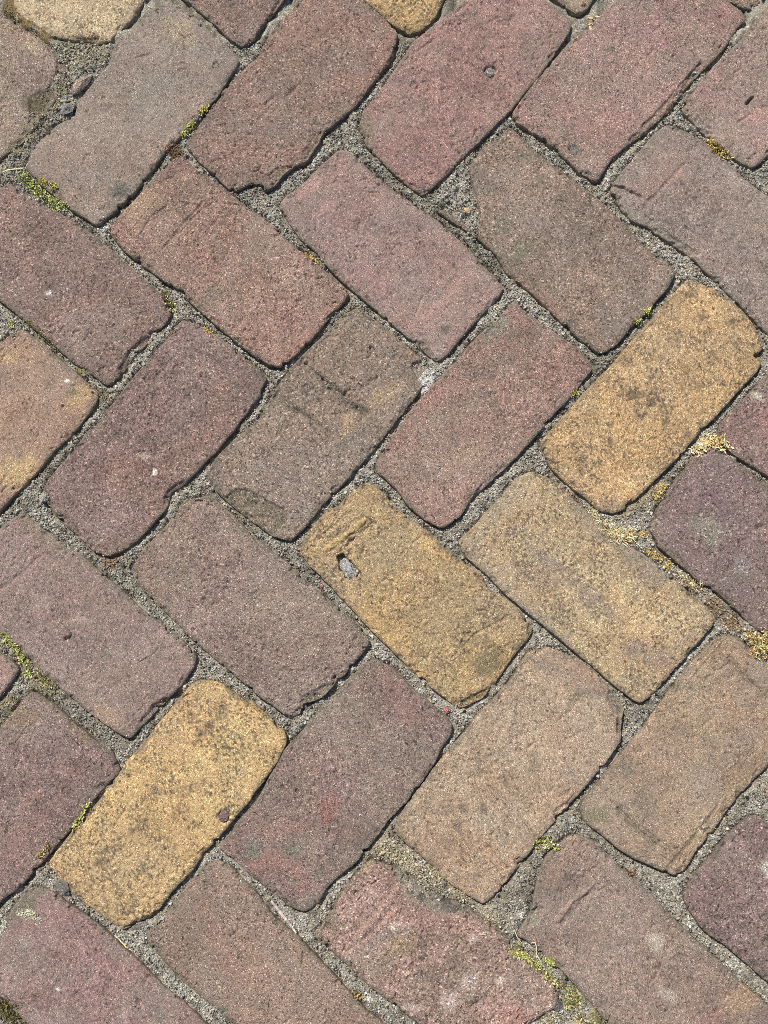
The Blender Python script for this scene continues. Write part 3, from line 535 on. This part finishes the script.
# loose sand grains in the joints
t_ = (1 + 5 ** .5) / 2
ICO = np.array([(-1, t_, 0), (1, t_, 0), (-1, -t_, 0), (1, -t_, 0), (0, -1, t_), (0, 1, t_), (0, -1, -t_), (0, 1, -t_), (t_, 0, -1), (t_, 0, 1), (-t_, 0, -1), (-t_, 0, 1)]) / math.sqrt(1 + t_ * t_)
ICF = np.array([(0, 11, 5), (0, 5, 1), (0, 1, 7), (0, 7, 10), (0, 10, 11), (1, 5, 9), (5, 11, 4), (11, 10, 2), (10, 7, 6), (7, 1, 8), (3, 9, 4), (3, 4, 2), (3, 2, 6), (3, 6, 8), (3, 8, 9), (4, 9, 5), (2, 4, 11), (6, 2, 10), (8, 6, 7), (9, 8, 1)])
OCT = np.array([(1, 0, 0), (-1, 0, 0), (0, 1, 0), (0, -1, 0), (0, 0, 1), (0, 0, -1)], float)
OCF = np.array([(0, 2, 4), (2, 1, 4), (1, 3, 4), (3, 0, 4), (2, 0, 5), (1, 2, 5), (3, 1, 5), (0, 3, 5)])
def rot_rand(n):
    q = R.normal(size=(n, 4)); q /= np.linalg.norm(q, axis=1)[:, None]; w, x, y, z = q.T
    return np.stack([np.stack([1 - 2 * (y * y + z * z), 2 * (x * y - z * w), 2 * (x * z + y * w)], 1),
                     np.stack([2 * (x * y + z * w), 1 - 2 * (x * x + z * z), 2 * (y * z - x * w)], 1),
                     np.stack([2 * (x * z - y * w), 2 * (y * z + x * w), 1 - 2 * (x * x + y * y)], 1)], 1)
def blobs(C, r, col, tv, tf, jag=.28):
    n = len(C); m = len(tv)
    sc = r[:, None] * R.uniform(.6, 1.15, (n, 3))
    v = tv[None] * sc[:, None, :] * R.uniform(1 - jag, 1 + jag, (n, m, 1))
    v = np.einsum('nij,nmj->nmi', rot_rand(n), v) + C[:, None, :]
    f = (tf[None] + (np.arange(n) * m)[:, None, None]).reshape(-1, 3)
    return v.reshape(-1, 3), f, np.repeat(col, m, 0)
PAL = np.array([lin(c) for c in ((212, 206, 192), (194, 187, 172), (172, 165, 150), (122, 117, 108), (236, 232, 220), (196, 174, 142), (170, 138, 120), (64, 62, 60))])
PW = np.array([.24, .22, .17, .11, .11, .05, .03, .07])
N0 = 620000
PB = np.column_stack([R.uniform(-430, 430, N0), R.uniform(-520, 570, N0)])
hb = top_at(PB); zs, ts = sand_level(PB)
keep = hb < zs + .5
PB, zs, ts = PB[keep], zs[keep], ts[keep]
n = len(PB); print('sand grains', n)
rr = np.clip(np.exp(R.normal(math.log(.56), .42, n)), .22, 1.7)
cc = PAL[R.choice(len(PAL), n, p=PW)] * ts * R.uniform(.8, 1.15, (n, 1))
CZ = np.column_stack([PB, zs + R.uniform(-.5, .5, n)])
big = rr > .55
va, fa, ka = blobs(CZ[big], rr[big], cc[big], ICO, ICF)
vb, fb, kb = blobs(CZ[~big], rr[~big], cc[~big], OCT, OCF, .2)
# a sprinkle of the same grains lying on the bricks close to the joints
N1 = 60000
PS = np.column_stack([R.uniform(-430, 430, N1), R.uniform(-520, 570, N1)])
hs = top_at(PS)
o8 = [top_at(PS + np.array(o)) for o in ((7, 0), (-7, 0), (0, 7), (0, -7))]
lo = np.min(o8, 0)
ks = (hs > -3.5) & ((lo < -20) & (R.random(N1) < .22) | (R.random(N1) < .03))
rs = np.clip(np.exp(R.normal(math.log(.34), .45, ks.sum())), .2, 1.3)
vs, fs, kcs = blobs(np.column_stack([PS[ks], hs[ks] + rs * .3]), rs, PAL[R.choice(len(PAL), ks.sum(), p=PW)], OCT, OCF, .2)
so = link_mesh('joint_sand', np.vstack([va, vb, vs]), [np.vstack([fa, fb + len(va), fs + len(va) + len(vb)])], np.vstack([ka, kb, kcs]), M_SAND, False)
tag(so, 'coarse grey sand filling the joints between the paving bricks', 'sand', kind='stuff')

# ------------------------------------------------------------------ moss, straw, stones
def spread(p, n, wd):
    g = G(p)
    if len(g) == 1: q = np.repeat(g, n, 0)
    else:
        f = resample(g, 0); q = f(R.random(n))
    return q + R.normal(0, wd, (n, 2))
def surface(P):
    zs, _ = sand_level(P); return np.maximum(zs, np.minimum(top_at(P), 1.5))
def leaves(B, L, Wd, up, col, curl=.3):
    n = len(B); an = R.uniform(0, 2 * np.pi, n)
    tl = np.clip(R.normal(up, .3, n), .02, 1.45)
    d = np.column_stack([np.cos(an) * np.cos(tl), np.sin(an) * np.cos(tl), np.sin(tl)])
    sd = np.column_stack([-np.sin(an), np.cos(an), R.normal(0, .35, n)]); sd /= np.linalg.norm(sd, axis=1)[:, None]
    L = L[:, None]; Wd = Wd[:, None]; bend = np.array([0, 0, 1.0]) * curl * L
    v = np.stack([B - sd * Wd * .35, B + sd * Wd * .35, B + d * L * .55 + sd * Wd * .5 + bend * .35, B + d * L * .55 - sd * Wd * .5 + bend * .35, B + d * L + bend * .05], 1)
    i = np.arange(n)[:, None] * 5
    return v.reshape(-1, 3), np.hstack([i, i + 1, i + 2, i + 3]), np.hstack([i + 3, i + 2, i + 4]), np.repeat(col, 5, 0)
def pal(n, cols, p=None):
    return np.array([lin(c) for c in cols])[R.choice(len(cols), n, p=p)] * R.uniform(.85, 1.45, (n, 1))
GRN = ((164, 168, 84), (192, 188, 112), (124, 134, 56), (214, 206, 140), (58, 62, 32))
YGR = ((192, 178, 92), (166, 162, 76), (212, 192, 116), (122, 120, 56), (92, 82, 46))
GLD = ((206, 176, 92), (184, 152, 74), (224, 200, 126), (140, 114, 62), (96, 80, 48))
BRN = ((104, 70, 48), (134, 92, 62), (84, 62, 44), (150, 126, 92))
STR = ((230, 212, 160), (214, 190, 132), (238, 226, 188), (176, 148, 96), (150, 122, 76))
def plant(name, label, cat, p, n, wd, cols, L=(1.7, 3.0), W_=(.8, 1.4), up=.55, dome=1.2, mat=None, group=None, curl=.3, soil=True):
    n = max(20, int(n * .62)); P = spread(p, n, wd); z = surface(P)
    dn = np.min(np.stack([np.hypot(*(P - g).T) for g in spread(p, 12, 0)]), 0)
    z = z + dome * np.exp(-(dn / (wd * 1.6 + .1)) ** 2) * R.uniform(.1, 1, n)
    v, q, t, c = leaves(np.column_stack([P, z - .2]), R.uniform(*L, n), R.uniform(*W_, n), up, pal(n, cols), curl)
    o = np.array([P[:, 0].mean(), P[:, 1].mean(), z.min()])
    ob = link_mesh(name, v, [q, t], c, mat or M_MOSS, False, o)
    return tag(ob, label, cat, group)
def strip(name, label, cat, p, wd, cols, lift=.8, n=24, group=None):
    """a bent stem: round tube along sighting points, lying on the surface"""
    g = resample(G(p), 0)(np.linspace(0, 1, n)); g += .35 * np.column_stack([vnoise(g[:, 0], g[:, 1], 4, 31) - .5, vnoise(g[:, 0], g[:, 1], 4, 32) - .5])
    z = np.convolve(np.pad(surface(g), 4, 'edge'), np.ones(9) / 9, 'valid') + lift
    tn = np.gradient(g, axis=0); tn /= np.hypot(*tn.T)[:, None]; sd = np.column_stack([-tn[:, 1], tn[:, 0]])
    rad = wd * (.55 + .45 * np.sin(np.pi * np.linspace(.12, .95, n))) * R.uniform(.85, 1.1, n)
    V = []
    for k in range(6):
        a = k * math.pi / 3
        V.append(np.column_stack([g + sd * (rad * math.cos(a))[:, None], z + rad * .7 * math.sin(a)]))
    V = np.stack(V, 1).reshape(-1, 3); f = []
    for i in range(n - 1):
        for k in range(6):
            f.append((i * 6 + k, i * 6 + (k + 1) % 6, i * 6 + 6 + (k + 1) % 6, i * 6 + 6 + k))
    c = np.repeat(pal(n, cols), 6, 0)
    ob = link_mesh(name, V, [np.array(f)], c, M_STRAW, True, (g[0, 0], g[0, 1], z.min()))
    return tag(ob, label, cat, group)
def stone(name, label, cat, p, r, col, flat=.7, jag=.4, ang=0.0, dz=0.0, group=None, mat=None):
    g = G(p)[0]; rg = np.random.default_rng(int(abs(g[0] * 13 + g[1] * 7)) + 5)
    # subdivided icosahedron, broken by noise
    v, f = ICO.copy(), ICF.copy()
    for _ in range(2):
        cache = {}; nf = []; vl = list(v)
        def mid(a, b):
            kk = (min(a, b), max(a, b))
            if kk not in cache:
                m = vl[a] + vl[b]; vl.append(m / np.linalg.norm(m)); cache[kk] = len(vl) - 1
            return cache[kk]
        for a, b, c in f:
            x, y, z = mid(a, b), mid(b, c), mid(c, a); nf += [(a, x, z), (b, y, x), (c, z, y), (x, y, z)]
        v, f = np.array(vl), np.array(nf)
    for _ in range(7):                                     # knock flat faces off it
        nrm = rg.normal(size=3); nrm /= np.linalg.norm(nrm); h = v @ nrm; cut = rg.uniform(.62, .9)
        v = v - np.maximum(h - cut, 0)[:, None] * nrm
    v = v * (1 + jag * rg.normal(0, .3, (len(v), 1)))
    rx, ry = r if isinstance(r, tuple) else (r, r)
    v = v * np.array([rx, ry, flat * min(rx, ry)])
    a = math.radians(ang); v[:, :2] = v[:, :2] @ np.array([[math.cos(a), math.sin(a)], [-math.sin(a), math.cos(a)]])
    z0 = float(surface(g[None])[0]) + flat * min(rx, ry) * .35 + dz
    c = lin(col) * np.exp(rg.normal(0, .2, (len(v), 1)))
    ob = link_mesh(name, v + np.array([g[0], g[1], z0]), [f], c, mat or M_STONE, False, (g[0], g[1], z0 - flat * min(rx, ry)))
    return tag(ob, label, cat, group)
MG = 'moss growing in the joints'
plant('moss_clump', 'bright green moss cushion in the joint at the left, between two mauve bricks', 'moss', 'p:22,174 30,184 40,192 52,201 64,206', 900, 2.9, GRN, dome=3.0, group=MG)
plant('moss_clump', 'pale yellow moss fringe above the bright green moss cushion', 'moss', 'p:38,180 50,184 58,189', 130, 1.5, YGR, dome=1.0, group=MG)
plant('moss_clump', 'upper of the yellow green moss sprigs beside the greyish worn brick', 'moss', 'p:201,114 207,107', 150, 1.6, YGR, dome=1.6, group=MG)
plant('moss_clump', 'lower of the yellow green moss sprigs beside the greyish worn brick', 'moss', 'p:182,136 187,131 193,123', 190, 1.6, YGR[:2] + GRN[:3], dome=1.4, group=MG)
plant('dried_plant', 'withered red brown plant scrap where the thin mossy joint forks', 'dried plant', 'p:166,148 174,152 178,156', 160, 2.2, BRN, L=(1.5, 4), W_=(.3, .7), up=.4, dome=1.2)
plant('moss_clump', 'golden moss tuft in the joint above the greyest brick', 'moss', 'p:708,139 716,146 722,151 728,157', 330, 1.7, GLD, dome=1.8, group=MG)
plant('moss_clump', 'small fresh green moss dot by the upper edge of the large yellow brick', 'moss', 'p:645,313 650,309', 110, 1.4, GRN[:4], dome=1.4, group=MG)
plant('moss_clump', 'smallest fresh green moss dot, just below its twin by the large yellow brick', 'moss', 'p:637,323 641,319', 60, 1.2, GRN[:4], dome=1.0, group=MG)
plant('moss_clump', 'yellowish moss speck halfway along the left side of the large yellow brick', 'moss', 'p:572,396 578,391', 70, 1.3, YGR, dome=1.0, group=MG)
plant('moss_clump', 'yellow moss specks at the top left of the mauve pink scratched brick', 'moss', 'p:306,252 314,258 320,263', 110, 1.2, GLD, dome=.9, group=MG)
plant('moss_clump', 'tiny yellow moss spot on the joint above the smooth mauve brick', 'moss', 'p:206,329 211,332', 40, 1.2, GLD[:3], dome=.6, group=MG)
plant('moss_clump', 'brownish green moss where the joint meets the nibbled mauve brick', 'moss', 'p:165,296 170,306 176,313', 120, 1.8, GRN[2:] + BRN[:1], dome=.8, group=MG)
plant('moss_clump', 'olive yellow moss bit at the top corner of the brick with ochre stains', 'moss', 'p:8,326 14,321', 80, 1.5, YGR, dome=1, group=MG)
plant('moss_clump', 'dark olive moss strip along the joint above the brick with ochre stains', 'moss', 'p:22,316 38,332 56,350', 240, 1.8, ((96, 92, 48), (120, 112, 64), (74, 72, 42), (136, 128, 84)), L=(.8, 1.6), dome=.8, group=MG)
plant('moss_clump', 'green and yellow moss band running down the left joint', 'moss', 'p:0,633 10,642 18,652 25,664', 320, 1.9, GRN + YGR[:2], dome=1.3, group=MG)
plant('moss_clump', 'fresh green sprig by the pink brick tip at the left edge', 'moss', 'p:26,672 30,676', 90, 1.6, GRN[:4], L=(1.4, 3.0), dome=1.6, group=MG)
plant('moss_clump', 'grey green mossy litter where the left joint forks', 'moss', 'p:35,673 46,682 55,690', 200, 2.4, STR[3:] + GRN[2:], L=(1, 2.6), up=.3, dome=.7, group=MG)
plant('moss_clump', 'thin yellow green moss line beside the brightest yellow brick', 'moss', 'p:73,828 80,818 87,806 92,800', 150, 1.1, GRN[:4] + YGR[:1], dome=.9, group=MG)
plant('moss_clump', 'reddish moss bit at the left corner of the brightest yellow brick', 'moss', 'p:38,856 45,851 49,845', 110, 1.3, BRN[:2] + GRN[:2], dome=.9, group=MG)
plant('moss_clump', 'dark moss wedge in the bottom left picture corner', 'moss', 'p:1,1004 6,1010 14,1020', 380, 3.2, ((88, 82, 44), (112, 104, 58), (66, 60, 38), (138, 124, 76)), dome=1.4, group=MG)
plant('moss_clump', 'bright green moss row along the end of the rough mottled pink brick', 'moss', 'p:509,951 520,955 530,960 540,968', 330, 1.7, GRN[:4] + STR[3:4], dome=1.5, group=MG)
plant('moss_clump', 'green sprout beside the curled straw at the bottom joint', 'moss', 'p:546,960 551,962 553,966', 110, 1.6, GRN[:3], L=(1.6, 3), dome=1.6, group=MG)
plant('moss_clump', 'moss streak low in the bottom joint, left of the whitish spotted brick', 'moss', 'p:544,972 556,984 568,994 578,1002', 210, 1.6, GRN[1:] + STR[3:4], dome=.8, group=MG)
plant('moss_clump', 'olive moss at the very bottom between pink and spotted bricks', 'moss', 'p:566,1004 576,1016 590,1026', 150, 2.0, GRN[2:] + YGR[3:] + STR[3:], dome=.6, group=MG)
plant('moss_clump', 'yellow brown moss crust below the blunt end of the rough pink brick', 'moss', 'p:540,1022 552,1020 566,1018', 260, 2.6, ((150, 124, 66), (126, 108, 58), (104, 90, 52)), L=(.7, 1.5), dome=.6, group=MG)
plant('moss_clump', 'grassy moss tuft below the tan pink brick at the wide joint', 'moss', 'p:538,846 548,842 556,848', 240, 2.4, GRN[:3] + STR[2:4] + BRN[:1], L=(1.4, 3.2), dome=1.4, group=MG)
plant('dried_plant', 'orange brown plant crumb in the joint under the brick with the pressed outline', 'dried plant', 'p:630,874 636,873', 60, 1.2, ((186, 128, 58), (120, 76, 44), (84, 60, 40)), L=(1, 2.2), up=.3, dome=1.2)
plant('dried_plant', 'thin red brown sprig on the joint at the lower right', 'dried plant', 'p:738,829 742,836', 40, 1.2, BRN, L=(2, 4), W_=(.25, .45), up=.2, dome=.6)
plant('moss_clump', 'dark golden moss spot left of the rough mottled pink brick', 'moss', 'p:354,992 360,998', 90, 1.6, GLD[1:] + BRN[2:3], dome=1, group=MG)
plant('moss_clump', 'brown olive moss film on the wide joint above the rough mottled pink brick', 'moss', 'p:378,846 390,850 402,860', 130, 3.6, ((148, 136, 98), (112, 102, 70), (166, 152, 112)), L=(.7, 1.4), dome=.5, group=MG)
plant('moss_clump', 'tan mossy crumbs along the left side of the tan pink brick', 'moss', 'p:412,856 428,868 448,882 466,898', 150, 1.9, ((170, 152, 108), (140, 124, 86), (112, 100, 68)), L=(.7, 1.5), dome=.6, group=MG)
plant('moss_clump', 'brown moss strip in the top left corner between pale yellow and blotchy bricks', 'moss', 'p:0,6 12,14 24,24 36,32', 260, 2.4, ((134, 112, 70), (104, 88, 56), (156, 134, 92)), L=(.7, 1.4), dome=.8, group=MG)
plant('moss_clump', 'olive moss crumbs beneath the blunt corner of the pale sandy brick', 'moss', 'p:48,44 60,48 74,46', 130, 3.4, ((142, 134, 102), (112, 106, 80), (164, 154, 122)), L=(.7, 1.5), dome=.7, group=MG)
plant('moss_clump', 'grey olive moss in the crumbled corner of the brick with two pressed grooves', 'moss', 'p:238,500 250,502 266,512', 60, 3.4, ((140, 132, 108), (112, 106, 84), (156, 146, 120)), L=(.6, 1.2), dome=.3, group=MG)
SG = 'dried plant husks in the joints'
plant('dried_husks', 'pale husk clump wedged between the large yellow brick and the mauve brick at the right', 'dried plant', 'p:696,450 704,444 712,438 718,442 724,446', 560, 2.8, STR[:3] + ((224, 186, 120), (190, 150, 90)), L=(2, 4.6), W_=(.9, 1.9), up=.3, dome=2.4, mat=M_STRAW, group=SG)
plant('dried_husks', 'golden star shaped moss sprig by the lower end of the large yellow brick', 'dried plant', 'p:656,497 661,490 665,484', 170, 1.9, GLD[:3] + STR[1:2], L=(1.6, 3.6), W_=(.5, .9), up=.4, dome=1.4, group=SG)
plant('dried_husks', 'spiky straw tangle above the pale beige brick', 'dried plant', 'p:610,530 617,533 624,538 632,534', 800, 3.0, STR, L=(3, 7), W_=(.5, .95), up=.3, dome=2.6, mat=M_STRAW, group=SG)
plant('dried_husks', 'orange yellow lump at the left corner of the dark purple brick', 'dried plant', 'p:643,533 647,535', 130, 1.5, ((204, 170, 98), (172, 136, 78), (220, 194, 132)), L=(.9, 1.8), dome=2.0, group=SG)
plant('dried_husks', 'golden moss pair in the joint below the orange yellow lump', 'dried plant', 'p:646,549 652,554 658,556 663,560', 230, 1.7, GLD[:4], L=(1, 2), dome=1.6, group=SG)
plant('dried_husks', 'lowest golden moss blob beside the pale beige brick', 'dried plant', 'p:666,566 671,562', 110, 1.6, GLD[:3] + YGR[:1], L=(.9, 1.8), dome=1.6, group=SG)
plant('dried_husks', 'large pale dried tuft at the right picture edge', 'dried plant', 'p:748,634 758,640 770,634 766,652 754,648 782,644', 1100, 3.2, ((226, 202, 140), (204, 172, 104), (236, 218, 164), (158, 126, 70), (104, 80, 46)), L=(2, 4.4), W_=(.6, 1.3), up=.6, dome=3.0, mat=M_STRAW, group=SG)
plant('dried_husks', 'fine brown root litter between beige, tan and dark purple bricks', 'dried plant', 'p:708,592 716,604 724,616 734,622 720,622', 330, 3.4, BRN + STR[3:], L=(2, 5), W_=(.25, .5), up=.12, dome=.8, mat=M_STRAW, group=SG)
plant('dried_husks', 'brown plant litter at the lower corner of the large yellow brick', 'dried plant', 'p:572,494 578,500 586,506', 130, 1.8, BRN + YGR[3:], L=(1.4, 3), W_=(.3, .6), up=.2, dome=.5, mat=M_STRAW, group=SG)
plant('dried_husks', 'scattered straw bits left of the bright green moss cushion', 'dried plant', 'p:2,168 8,172 18,168 24,166', 120, 1.8, STR[:3] + BRN[2:], L=(2.4, 5), W_=(.3, .6), up=.15, dome=.5, mat=M_STRAW, group=SG)
plant('dried_husks', 'pale crumbs round the yellow speck above the smooth mauve brick', 'dried plant', 'p:205,324 214,336', 50, 1.2, STR[3:] + YGR[:2], L=(.8, 1.6), up=.2, dome=.3, group=SG)
plant('dried_husks', 'flat straw litter along the joint between the pale beige and dark purple bricks', 'dried plant', 'p:674,570 684,577 694,585 702,590', 260, 2.0, STR + BRN[:2], L=(2.4, 5.5), W_=(.35, .7), up=.15, dome=.7, mat=M_STRAW, group=SG)
plant('dried_husks', 'sparse straw wisps in the joint above the spiky straw tangle', 'dried plant', 'p:588,508 598,518 606,524', 150, 1.8, STR + YGR[:1], L=(2.2, 5), W_=(.35, .7), up=.2, dome=.8, mat=M_STRAW, group=SG)
plant('leaf_scrap', 'torn pale tan leaf scrap in the joint below the tan brick corner', 'dead leaf', 'p:587,27 592,21 597,15', 34, 1.2, ((222, 190, 140), (198, 160, 112), (232, 208, 168)), L=(3, 5), W_=(2, 3.4), up=.12, dome=.8, mat=M_STRAW, curl=.15)
strip('twig', 'pale broken twig in the joint beneath the mauve brick with reddish patches', 'twig', 'p:271,901 280,913 289,924 296,934', 1.5, ((206, 186, 170), (176, 150, 134), (222, 206, 190)), .8)
strip('straw', 'thin pale straw beneath the brightest yellow brick', 'straw', 'p:114,936 120,943 126,949 131,952', .7, STR[:3], .7)
strip('straw', 'curled white straw standing in the bottom moss row', 'straw', 'p:531,943 535,942 537,948 537,955 541,962', .55, STR[:3], 1.6)
strip('straw', 'short pale stem lying on the wide joint left of the curled straw', 'straw', 'p:514,929 517,937 522,944', .5, STR[:3], 1.0)
strip('straw', 'pale stem across the joint left of the bright green moss cushion', 'straw', 'p:2,172 10,169 22,168', .7, STR[:3], 1.0)
strip('twig', 'fine reddish rootlet across the joint above the smooth mauve brick', 'twig', 'p:164,340 170,334 177,329', .5, BRN[:2], .9)
PG_ = 'small stones on the paving'
stone('pebble', 'small cream pebble in the sand filled broken corner', 'pebble', 'p:467.5,210', 3.1, (218, 186, 142), .8)
stone('pebble', 'grey flaked stone sunk in the hole of a yellow brick', 'pebble', 'p:348,568', (10.5, 5.8), (172, 168, 160), .5, ang=-48, dz=-.6)
stone('pebble', 'round grey pebble stuck in the hole of the pinkish red brick', 'pebble', 'p:490.5,71.5', 5.0, (150, 140, 130), .6, dz=.2)
stone('pebble', 'round purple grey pebble set in the dimple of the brightest yellow brick', 'pebble', 'p:223.5,817', 5.0, (128, 106, 100), .45)
stone('pebble', 'pale lumpy stone at the left corner of the smooth mauve brick', 'pebble', 'p:44,497', 4.6, (178, 168, 152), .7)
stone('brick_crumb', 'red brick crumb in the joint left of the hole with the stone', 'brick crumb', 'p:321,586', 2.0, (172, 122, 108), .7)
stone('brick_crumb', 'red brick crumb below the chipped end of the yellow brick with the hole', 'brick crumb', 'p:447,710', 2.7, (186, 120, 108), .7)
stone('brick_shard', 'long loose brick shard lying in the gap left of the greyish worn brick', 'brick shard', 'p:81,83', (14.5, 5.6), (160, 140, 126), .6, ang=50, dz=.8, jag=.12, mat=M_RED)
stone('stone_chip', 'dark grey stone chip below the long loose brick shard', 'stone chip', 'p:68,108', (8.5, 6), (134, 128, 120), .5, ang=25, dz=.5)
stone('stone_chip', 'grey stone chip bedded at the left corner of the brightest yellow brick', 'stone chip', 'p:63,888', (8, 5), (120, 114, 104), .6, ang=-35)
stone('stone_chip', 'flat grey chip in the chipped bottom corner of the brightest yellow brick', 'stone chip', 'p:138,928', (9, 4), (138, 130, 118), .5, ang=20)
stone('stone_chip', 'white grit crumb on the crumbled corner right of the pressed grooves', 'stone chip', 'p:424,383', 2.4, (214, 208, 200), .7)
stone('stone_chip', 'dark chip under the blunt end of the rough pink brick', 'stone chip', 'p:559,1008', (7, 5), (104, 98, 94), .7, ang=30)
def lichen(label, p, n, wd, cols):
    return plant('lichen', label, 'lichen', p, n, wd, cols, L=(.9, 1.9), W_=(.9, 1.5), up=.2, dome=.8, curl=.5)
lichen('pale green lichen rosette on the mauve brick at the lower left', 'p:19,912 24,914 30,913 36,917 37,923', 210, 1.7, ((188, 188, 156), (168, 170, 136), (200, 198, 170)))
lichen('pale lichen smear at the left picture edge near the lichen rosette', 'p:0,932 3,926 6,919', 90, 1.5, ((200, 202, 176), (178, 182, 150)))


# ------------------------------------------------------------------ pavement beyond what was surveyed
# Same bond continued past the picture's edge, so the paving does not end there.
acen = {k: v for k, v in centres.items() if k[0] in 'A'}
acen.update({k: centres[k] for k in ('Y_big', 'Y_lowleft')})
bcen = {k: v for k, v in centres.items() if k not in acen}
t1g = (acen['A_mauve'] * 0 + acen['A_imprint'] - acen['A_mauve']); t2g = acen['A_imprint'] - acen['A_top2']
def fit(cs, o, M):
    I = {k: np.round(np.linalg.solve(M, v - o)) for k, v in cs.items()}
    return I
M = np.stack([t1g, t2g], 1); oa, ob_ = acen['A_imprint'], bcen['B_mid']
for _ in range(4):
    Ia, Ib = fit(acen, oa, M), fit(bcen, ob_, M)
    rowsA = [[*i, 1, 0] for i in Ia.values()] + [[*i, 0, 1] for i in Ib.values()]
    rhs = np.array(list(acen.values()) + list(bcen.values()))
    sol = np.linalg.lstsq(np.array(rowsA, float), rhs, rcond=None)[0]
    M = sol[:2].T; oa, ob_ = sol[2], sol[3]
resid = np.abs(np.array(rowsA, float) @ sol - rhs).max()
print('bond residual mm', resid, 'module', sol[:2])
Vv_, Ff, Cc_ = [], [], []
rg = np.random.default_rng(11)
ang = math.atan2(*(lambda e: (e[1], e[0]))(centres['A_imprint'] * 0 + (G('p:425,375')[0] - G('p:290,540')[0])))
used_a = {tuple(map(int, i)) for i in Ia.values()}; used_b = {tuple(map(int, i)) for i in Ib.values()}
cols_o = [(146, 116, 106), (140, 110, 106), (150, 112, 102), (138, 118, 110), (190, 154, 104), (156, 128, 106)]
for o, used, an in ((oa, used_a, ang), (ob_, used_b, ang - math.pi / 2)):
    for i in range(-14, 15):
        for j in range(-14, 15):
            if (i, j) in used: continue
            c = o + M @ np.array([i, j])
            if np.abs(c[0]) > 1300 or abs(c[1]) > 1400: continue
            if abs(c[0]) < 300 and abs(c[1]) < 380: print('hole in bond', c); continue
            ca, sa = math.cos(an), math.sin(an); hl, hw = 102, 49
            z0 = rg.normal(0, .6); b0 = len(Vv_) * 20
            loops = [(hl, hw, -60), (hl, hw, z0 - 2.6), (hl - .8, hw - .8, z0 - 1.1), (hl - 2.2, hw - 2.2, z0 - .3), (hl - 4, hw - 4, z0)]
            v = []
            for a_, b_, z_ in loops:
                for sx, sy in ((1, 1), (-1, 1), (-1, -1), (1, -1)):
                    v.append((c[0] + ca * a_ * sx - sa * b_ * sy, c[1] + sa * a_ * sx + ca * b_ * sy, z_))
            Vv_.append(v); f = []
            for k in range(4):
                for e in range(4): f.append((b0 + k * 4 + e, b0 + k * 4 + (e + 1) % 4, b0 + k * 4 + 4 + (e + 1) % 4, b0 + k * 4 + 4 + e))
            f.append((b0 + 16, b0 + 17, b0 + 18, b0 + 19)); Ff += f
            c6 = lin(cols_o[rg.choice(6, p=[.26, .24, .2, .14, .1, .06])]); c6 = c6 @ np.array([.2126, .7152, .0722]) * .36 + c6 * .64
            Cc_.append(np.tile(c6 * ALB * rg.uniform(.88, 1.1), (20, 1)))
tag(link_mesh('pavement', np.array(Vv_).reshape(-1, 3), [np.array(Ff)], np.vstack(Cc_), M_RED, False), kind='structure')
